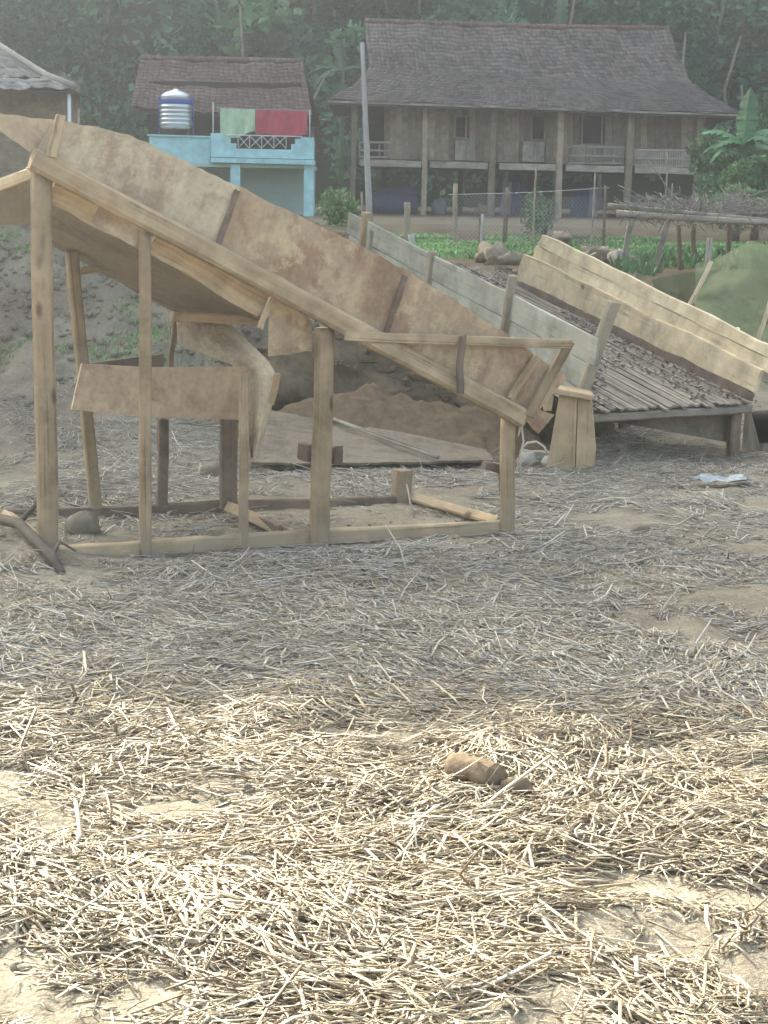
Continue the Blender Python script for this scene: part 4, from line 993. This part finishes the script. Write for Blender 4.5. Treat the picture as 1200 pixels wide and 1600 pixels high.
for s in (.5, 1.7, 2.9):
    MB().plank(RP(s, RW + .16, -.1), RP(s, RW + .17, .36), .06, .04, ap, 4, .003).build('upright', M['pale_wood'], ramp)
# sheet hanging under the front bar and beside the leg
def rsheet(name, px4, Ya, Yb, mat):
    (a, b, c, d) = px4; n = 12; m = 6; rows = []
    for i in range(m):
        rows.append([P(*(lerp(lerp(V(a), V(b), j / n), lerp(V(d), V(c), j / n), i / (m - 1))), lerp(Ya, Yb, j / n) + .015 * math.sin(j * .9) * i / m) for j in range(n + 1)])
    return MB().sheet(rows, .004, (0, 1, 0), .008, 3).build(name, M[mat], ramp)
rsheet('hanging_sheet', ((925, 656), (1148, 646), (1142, 692), (985, 664)), 11.60, 12.0, 'grey_sheet')
rsheet('hanging_sheet', ((1164, 640), (1172, 638), (1190, 706), (1160, 700)), 11.95, 12.4, 'grey_sheet')
# dry litter on the floor
n = 4200; s_ = rng.uniform(0, RL, n); k_2 = rng.uniform(.02, RW - .02, n); kp = (fbm(s_ * 1.6, k_2 * 3 + 5, 3) + .12 * (s_ / RL)) > .46; s_, k_2 = s_[kp], k_2[kp]
pts_ = np.array([RP(a, b, .012) for a, b in zip(s_, k_2)]); pts_[:, 2] += rng.random(len(pts_)) * .015
lt = leaves_obj('leaf_litter', pts_, .036, M['litter'], None, .45, .6); tag(lt, 'dry leaves and debris scattered on the slat floor of the ramp', kind='stuff')
def scrap(px, py, Y, rx, rz, label, cat='plastic scrap', on=None):
    c = P(px, py, Y); rows = []
    for i in range(8):
        rows.append([c + V(((j / 9 - .5) * rx * (1 + .2 * math.sin(i * 2)), (i / 7 - .5) * rx * .55 * (1 + .3 * math.sin(j)), rz * float(fbm(j * .8 + px, i * .8, 2)))) for j in range(10)])
    tag(MB().sheet(rows, .002, (0, 0, -1), .004, 20).build('plastic_scrap', M['plastic'], None), label, cat, 'plastic scraps')
q = RP(.95, .55, .03); scrap(1002, 588, q[1] + .1, .15, .06, 'crumpled pale blue plastic scrap on the bamboo slats of the ramp')
q = Gp(1128, 757); scrap(1128, 757, q[1], .30, .07, 'crumpled pale blue plastic scrap on the straw before the ramp')

# ------------------------------------------------------------------ stand by the ramp
SY = 11.08; g = g3(*P(892, 733, SY)[:2]); st = thing('plank_stand', 'short tapered wooden stand of two upright boards with a cap board, before the ramp', 'stand', g)
for poly in (((874, 616), (902, 619), (898, 736), (853, 737)), ((903.5, 619), (923, 620), (930, 700), (927, 728), (899.5, 736))):
    f = [P(a, b, SY) for a, b in poly]; MB().prism(f, [p + V((.01, .03, 0)) for p in f]).build('upright_board', M['stand_wood'], st)
for poly in (((876, 618), (898, 619), (892, 724), (862, 726)), ((900, 619), (920, 620), (922, 722), (896, 724))):
    f = [P(a, b, SY + .26) for a, b in poly]; MB().prism(f, [p + V((.01, .03, 0)) for p in f]).build('back_board', M['stand_wood'], st)
MB().plank(P(850, 604, SY + .12), P(923, 618, SY + .12), .34, .035, (0, 0, 1), 5, .003).build('cap_board', M['stand_wood'], st)
MB().plank(P(858, 612, SY + .02), P(856, 641, SY + .02), .05, .05, (0, 1, 0), 3, .003).build('side_block', M['stand_wood'], st)
p, q = P(816, 709, 11.35), P(866, 714, 11.3); tag(MB().plank(p, q, .06, .05, (0, 1, 0), 4, .003).build('short_beam', M['grey_wood'], None), 'short grey timber lying behind the chute end against the stand', 'timber')
for x, y, r, lab in ((824, 726, .06, 'pale stone on the straw just right of the front right chute post'), (857, 728, .05, 'pale stone touching the foot of the plank stand')):
    c = Gp(x, y + 4); heap('stone', (c[0], c[1], r * .7), (r, r, r * .9), 'rock_pale', lab, 'stone', x, 12, .3)
# dark bucket at the right edge
c = P(1203, 668, 12.6); bk = thing('dark_bucket', 'dark round bucket lying on its side at the right edge of the view', 'bucket', c)
R = []
for r, s in ((.10, 0), (.115, .0), (.15, .25), (.16, .25), (.145, .24), (.11, .02)):
    R.append([c + V((-.12 + s * .9, -s * .5, 0)) + V((math.sin(2 * math.pi * j / 20) * r * .5, math.sin(2 * math.pi * j / 20) * r * .85, math.cos(2 * math.pi * j / 20) * r)) for j in range(20)])
MB().rings(R, smooth=True) and None
mb = MB(); mb.rings(R, smooth=True); mb.build('bucket_body', M['black'], bk)
heap('stone', c + V((-.03, -.12, -.13)), (.06, .05, .05), 'rock_pale', 'pale stone in front of the dark bucket at the right edge', 'stone', 2.2, 12, .3)

# ------------------------------------------------------------------ soil heap and sheet under the ramp
rows = []
for i in range(10):
    v = i / 9; row = []
    for j in range(20):
        t = j / 19; bl = Gp(lerp(392, 770, t), 737 - 4 * t); tp = P(lerp(398, 760, t), lerp(636, 700, t), lerp(12.3, 11.6, t)); row.append(lerp(bl + V((0, 0, .05)), tp, v))
    rows.append(row)
sh = MB().sheet(rows, .015, (0, .3, -1), .012, 2.5).build('metal_sheet', M['grey_sheet'])
tag(sh, 'grey sheet lying against the soil heap under the ramp, behind the chute posts', 'sheet')
heap('dark_soil_bank', (.25, 13.4, .22), (1.15, .7, .60), 'shade_soil', 'shade-darkened soil bank in the deep shadow under the ramp behind the brown heap', 'soil bank', 7.7, 64, .5, fine=.35)
heap('dark_soil_bank', (1.0, 13.1, .1), (.7, .6, .42), 'shade_soil', 'low shade-darkened soil mound under the ramp at the right of the dark bank', 'soil bank', 2.7, 50, .5, fine=.4)
c0 = P(640, 680, 12.0); xs_ = np.linspace(-1.5, 1.7, 70); ys_ = np.linspace(-.9, 2.2, 60); XX, YY = np.meshgrid(xs_, ys_)
ZZ = .46 * np.exp(-((XX + .35) / .75) ** 2 - ((YY - .4) / .6) ** 2) + .24 * np.exp(-((XX - .55) / .4) ** 2 - ((YY - .1) / .45) ** 2)
ZZ = ZZ * (.8 + .4 * fbm(XX * 4 + 3, YY * 4, 4)) + .10 * (fbm(XX * 13, YY * 13, 4) - .5) * sstep(.02, .12, ZZ) - .10
GXX, GYY = c0[0] + XX, c0[1] + YY; ZZ = ZZ + base_z(GXX, GYY)
ii = (np.arange(59)[:, None] * 70 + np.arange(69)[None, :]).ravel(); b_ = V((c0[0], c0[1], 0))
so = link_mesh('soil_heap', np_mesh('soil_heap', np.stack([GXX, GYY, ZZ], -1).reshape(-1, 3) - b_, np.stack([ii, ii + 1, ii + 71, ii + 70], 1), smooth=True), M['pile'], None, b_)
tag(so, 'brown heap of loose soil in the shadow under the ramp', 'heap')
p, q = CP(522, 656, 2.05), P(684, 731, 11.0); q[2] = max(q[2], .08)
tag(MB().pole(q, P(522, 655, 12.0), .014, .012, 8, 6, .004).build('thin_stick', M['bamboo'], None), 'thin straight stick leaning on the grey sheet under the ramp', 'stick')

mb = MB()
for k in range(420):
    cc_, rr_ = ((.25, 13.4, .22), (1.15, .7, .60)) if k < 280 else ((1.0, 13.1, .1), (.7, .6, .42))
    d = nrm((rnd.gauss(0, 1), -abs(rnd.gauss(0, 1)), abs(rnd.gauss(0, .8)))); c = V(cc_) + d * V(rr_) * rnd.uniform(.97, 1.15)
    r = abs(rnd.gauss(.006, .012)) + .007; q = [c + V((rnd.uniform(-1, 1), rnd.uniform(-.6, .6), rnd.uniform(-.6, .6))) * r * 1.5 for _ in range(3)]
    mb.tube(q, [r * .6, r, r * .5], 5, .2, False)
tag(mb.build('soil_rubble', M['pile']), 'broken lumps of earth and stone stuck in the dark soil bank under the ramp', kind='stuff')

# ------------------------------------------------------------------ loose things on the straw
a, b = Gp(705, 1226), Gp(775, 1248); a[2] = float(gz(*a[:2])) + .032; b[2] = float(gz(*b[:2])) + .034
pts_ = [lerp(a, b, k / 7) + V((rnd.gauss(0, .004), 0, rnd.gauss(0, .005))) for k in range(8)]
tag(MB().tube(pts_, [.030, .040, .036, .041, .035, .042, .037, .039], 16, .06).build('log_chunk', M['log'], None), 'short brown log chunk lying in the sunlit straw', 'log')
c = Gp(808, 1252); heap('clod', (c[0], c[1], float(gz(*c[:2])) + .02), (.045, .03, .025), 'log', 'small brown clod just right of the log chunk', 'clod', 4.4, 12, .4)
for x, y, r, mt, lab in ((130, 832, .085, 'clod', 'round grey clod inside the chute frame beside the big left post'), (1000, 830, .05, 'clod', 'dark clod on the straw below the ramp front'), (330, 742, .07, 'clod', 'dark clod on the straw behind the chute tray')):
    c = Gp(x, y); heap('clod', (c[0], c[1], float(gz(*c[:2])) + r * .5), (r, r * .9, r * .8), mt, lab, 'clod', x, 16, .35)
mb = MB(); q0 = [Gp(-30, 842), Gp(30, 866), Gp(80, 893), Gp(95, 900)]
for k, p in enumerate(q0): p[2] = float(gz(*p[:2])) + [.10, .06, .03, .0][k]
mb.tube(q0, [.020, .026, .030, .02], 9, .1); p = q0[1]; mb.tube([p, p + V((.09, .02, .10)), p + V((.16, .0, .05))], [.014, .010, .006], 7, .05)
mb.tube([q0[2], q0[2] + V((.03, .05, .06)), q0[2] + V((.10, .04, .02))], [.012, .009, .005], 7, .05)
tag(mb.build('fallen_branch', M['bark'], None), 'broken brown branch on the soil at the foot of the big left post', 'branch')

# ------------------------------------------------------------------ straw (one mass) and clods
def straw(n, ylo, yhi, lmean, r0, seed, name, label, nr=4, thresh=.0, flat=.6, mat='straw'):
    g_ = np.random.default_rng(seed); n = int(n * 1.3); m = int(n * 2.6)
    y = ylo + (yhi - ylo) * g_.random(m) ** .95; x = (g_.random(m) * 2 - 1) * (.29 * y + 1.0)
    cov = fbm(x * 1.5 + 11, y * 1.5, 4); cov2 = fbm(x * 5 + 3, y * 5, 2)
    keep = (cov + .45 * (cov2 - .5) + .12 * (g_.random(m) - .5)) > thresh - .02 * (1 - sstep(5.2, 6, y)) - .07 * (1 - sstep(3.4, 4.3, y))
    keep &= base_z(x, y) < .25
    mixp = sstep(4.9, 6.1, y + .5 * (fbm(x * 1.3, y * 1.3, 2) - .5)); keep &= (g_.random(m) < mixp) if mat == 'mud_shade_straw' else ((g_.random(m) > mixp) | (name == 'chaff'))  # yellow straw gives way to the shade-greyed kind along the shade edge
    keep &= g_.random(m) > .5 * frame_mask(x, y)
    x, y = x[keep][:n], y[keep][:n]; n = len(x)
    flow = (fbm(x * .8 + 60, y * .8, 3) - .5) * 7.0
    a = np.where(g_.random(n) < .55, flow + g_.normal(0, .45, n), g_.random(n) * math.pi * 2)
    L = lmean * np.exp(g_.normal(0, .55, n)); L = np.clip(L, .02, .34); r = np.minimum(r0 * np.exp(g_.normal(0, .35, n)), .0058)
    d = np.stack([np.cos(a), np.sin(a)], 1); lift = np.abs(g_.normal(0, .006 if mat == 'mud_shade_straw' else .011, n)) + r * .3
    lift += np.where(g_.random(n) < .06, g_.random(n) * .03, 0)
    bend = g_.normal(0, .11, n) * L; tilt = g_.normal(0, .05, n) * L + np.where(g_.random(n) < .05, g_.normal(0, .25, n) * L, 0)
    R = []
    side = np.stack([-d[:, 1], d[:, 0]], 1)
    for t in (-.5, 0, .5):
        px = np.stack([x, y], 1) + d * (t * L)[:, None] + side * (bend * (.25 - t * t) * 4)[:, None]
        z = gz(px[:, 0], px[:, 1]); R.append(np.concatenate([px, (z + lift + tilt * t * 2)[:, None]], 1))
    for k in (0, 2): R[k][:, 2] = np.maximum(R[k][:, 2], gz(R[k][:, 0], R[k][:, 1]) + .002)
    R[1][:, 2] = np.maximum(R[1][:, 2], .5 * (R[0][:, 2] + R[2][:, 2]) - .01)
    S3 = np.concatenate([side, np.zeros((n, 1))], 1); Z3 = np.array([0, 0, 1.0]); rings = []
    tp = [.85, 1.0, .8]; roll = g_.random(n) * math.pi
    for k in range(3):
        for j in range(nr):
            an = roll + 2 * math.pi * j / nr
            rings.append(R[k] + S3 * (np.cos(an) * r * tp[k])[:, None] + Z3 * (np.sin(an) * r * tp[k] * flat)[:, None])
    vv_ = np.stack(rings, 1).reshape(-1, 3); i = np.arange(n)[:, None] * (3 * nr); f = []
    for k in range(2):
        for j in range(nr): f.append(i + [k * nr + j, k * nr + (j + 1) % nr, (k + 1) * nr + (j + 1) % nr, (k + 1) * nr + j])
    f.append(i + [3, 2, 1, 0]) ; f.append(i + [2 * nr, 2 * nr + 1, 2 * nr + 2, 2 * nr + 3])
    o = link_mesh(name, np_mesh(name, vv_, np.concatenate(f, 0)), M[mat]); tag(o, label, kind='stuff'); return o
straw(21000, 2.6, 6.3, .060, .0022, 21, 'straw', 'loose dry straw and chopped stalks covering the ground near the camera', thresh=.41)
straw(6500, 2.6, 6.2, .12, .0032, 22, 'straw', 'long dry stalks lying over the straw near the camera', thresh=.42)
straw(9000, 2.6, 6.2, .085, .0046, 26, 'straw', 'flattened dry leaf blades among the straw near the camera', thresh=.40, flat=.14)
straw(34000, 4.9, 14.0, .055, .0022, 23, 'straw', 'shade-greyed trodden straw covering the shaded ground around the chute', thresh=.385, mat='mud_shade_straw')
straw(8000, 5.0, 13.5, .14, .0030, 24, 'straw', 'long shade-greyed stalks lying across the shaded ground', thresh=.39, mat='mud_shade_straw')
straw(12000, 4.9, 13.0, .09, .0042, 27, 'straw', 'flat shade-greyed leaf blades trodden into the shaded ground', thresh=.39, flat=.14, mat='mud_shade_straw')
straw(30000, 2.6, 8.0, .022, .0018, 25, 'chaff', 'fine broken chaff between the stalks on the ground', thresh=.33)
# crumbs of soil
g_ = np.random.default_rng(4); n = 26000; y = 2.8 + 17 * g_.random(n) ** 1.1; x = (g_.random(n) * 2 - 1) * (.26 * y + .4)
bz = base_z(x, y); w = fbm(x * 2.2, y * 2.2 + 50, 3) + .25 * sstep(.1, .5, bz); kp = (w > np.where(bz > .1, .50, .66)) & (g_.random(n) > frame_mask(x, y) * .6); x, y, bz = x[kp], y[kp], bz[kp]; n = len(x)
r = np.exp(g_.normal(-5.0, .5, n)) * np.where(bz > .10, 3.2, 1.0); r = np.minimum(r, .07); c = np.stack([x, y, gz(x, y) + r * .2], 1)
gr_ = (1 + 5 ** .5) / 2
ico = nrmz = V([(-1, gr_, 0), (1, gr_, 0), (-1, -gr_, 0), (1, -gr_, 0), (0, -1, gr_), (0, 1, gr_), (0, -1, -gr_), (0, 1, -gr_), (gr_, 0, -1), (gr_, 0, 1), (-gr_, 0, -1), (-gr_, 0, 1)]) / 1.9
icf = np.array([(0, 11, 5), (0, 5, 1), (0, 1, 7), (0, 7, 10), (0, 10, 11), (1, 5, 9), (5, 11, 4), (11, 10, 2), (10, 7, 6), (7, 1, 8), (3, 9, 4), (3, 4, 2), (3, 2, 6), (3, 6, 8), (3, 8, 9), (4, 9, 5), (2, 4, 11), (6, 2, 10), (8, 6, 7), (9, 8, 1)])
sc3 = g_.uniform(.6, 1.4, (n, 1, 3)) * V((1, 1, .75)); vv_ = (c[:, None, :] + ico[None] * sc3 * r[:, None, None] * g_.uniform(.7, 1.25, (n, 12, 1))).reshape(-1, 3)
tr = (np.arange(n)[:, None, None] * 12 + icf[None]).reshape(-1, 3)
o = link_mesh('soil_crumbs', np_mesh('soil_crumbs', vv_, tr, smooth=True), M['ground']); tag(o, 'crumbs and small clods of dry soil scattered on the ground and bank', kind='stuff')

# ------------------------------------------------------------------ shade trees left of the view (their shade lies over the yard)
def at_h(gx, gy, h):
    """where a crown must hang at height h for its shade to fall on ground point (gx, gy)"""
    k = h / SDIR.z; return V((gx + SDIR.x * k, gy + SDIR.y * k, h))
groups = [[(-2.0, 7.25, 6.6), (-.4, 7.3, 6.8), (-1.4, 8.6, 7.4), (.6, 8.8, 7.2)], [(1.2, 7.35, 7.0), (2.8, 7.2, 7.2), (2.4, 8.8, 7.8), (3.8, 9.0, 7.6), (.4, 10.6, 7.6)], [(-2.6, 10.6, 7.0), (-1.0, 11.2, 7.6), (-2.4, 13.0, 7.4), (-.4, 13.4, 8.0)], [(2.2, 11.0, 8.0), (3.8, 11.4, 8.2), (1.4, 13.2, 8.2), (3.4, 13.6, 8.2)]]
trunks = [(-6.8, 15.5), (-5.4, 16.5), (-8.2, 19.0), (-6.9, 21.0)]
labs = ['broad shade tree left of the yard, nearest the chute', 'tall shade tree left of the yard whose crown leans over the straw', 'shade tree on the bank farthest to the left', 'tall shade tree standing on the bank behind the others']
for gs, (tx, ty), lab in zip(groups, trunks, labs):
    lobes = [(at_h(*g), (1.6, 1.5, 1.1)) for g in gs]
    tree('shade_tree', lab, g3(tx, ty), .16, 8.5, lobes, 3200, .24, 'forest', 'tree', 'shade trees left of the yard')

# ------------------------------------------------------------------ haze
HZ_D = 0.0050
mz = bpy.data.materials.new('haze'); mz.use_nodes = True; t = mz.node_tree
for nd in list(t.nodes):
    if nd.type != 'OUTPUT_MATERIAL': t.nodes.remove(nd)
pv = t.nodes.new('ShaderNodeVolumePrincipled'); pv.inputs['Density'].default_value = HZ_D
pv.inputs['Color'].default_value = (.92, .96, .95, 1); pv.inputs['Anisotropy'].default_value = .7
t.links.new(pv.outputs[0], [nd for nd in t.nodes if nd.type == 'OUTPUT_MATERIAL'][0].inputs['Volume'])
HB = MB().box((0, 70, 63.5), (400, 210, 130)); hz = HB.build('haze', mz, None, (0, 70, 63.5)); hz['kind'] = 'stuff'
tag(hz, 'thin pale haze filling the air over the yard and the hillside')
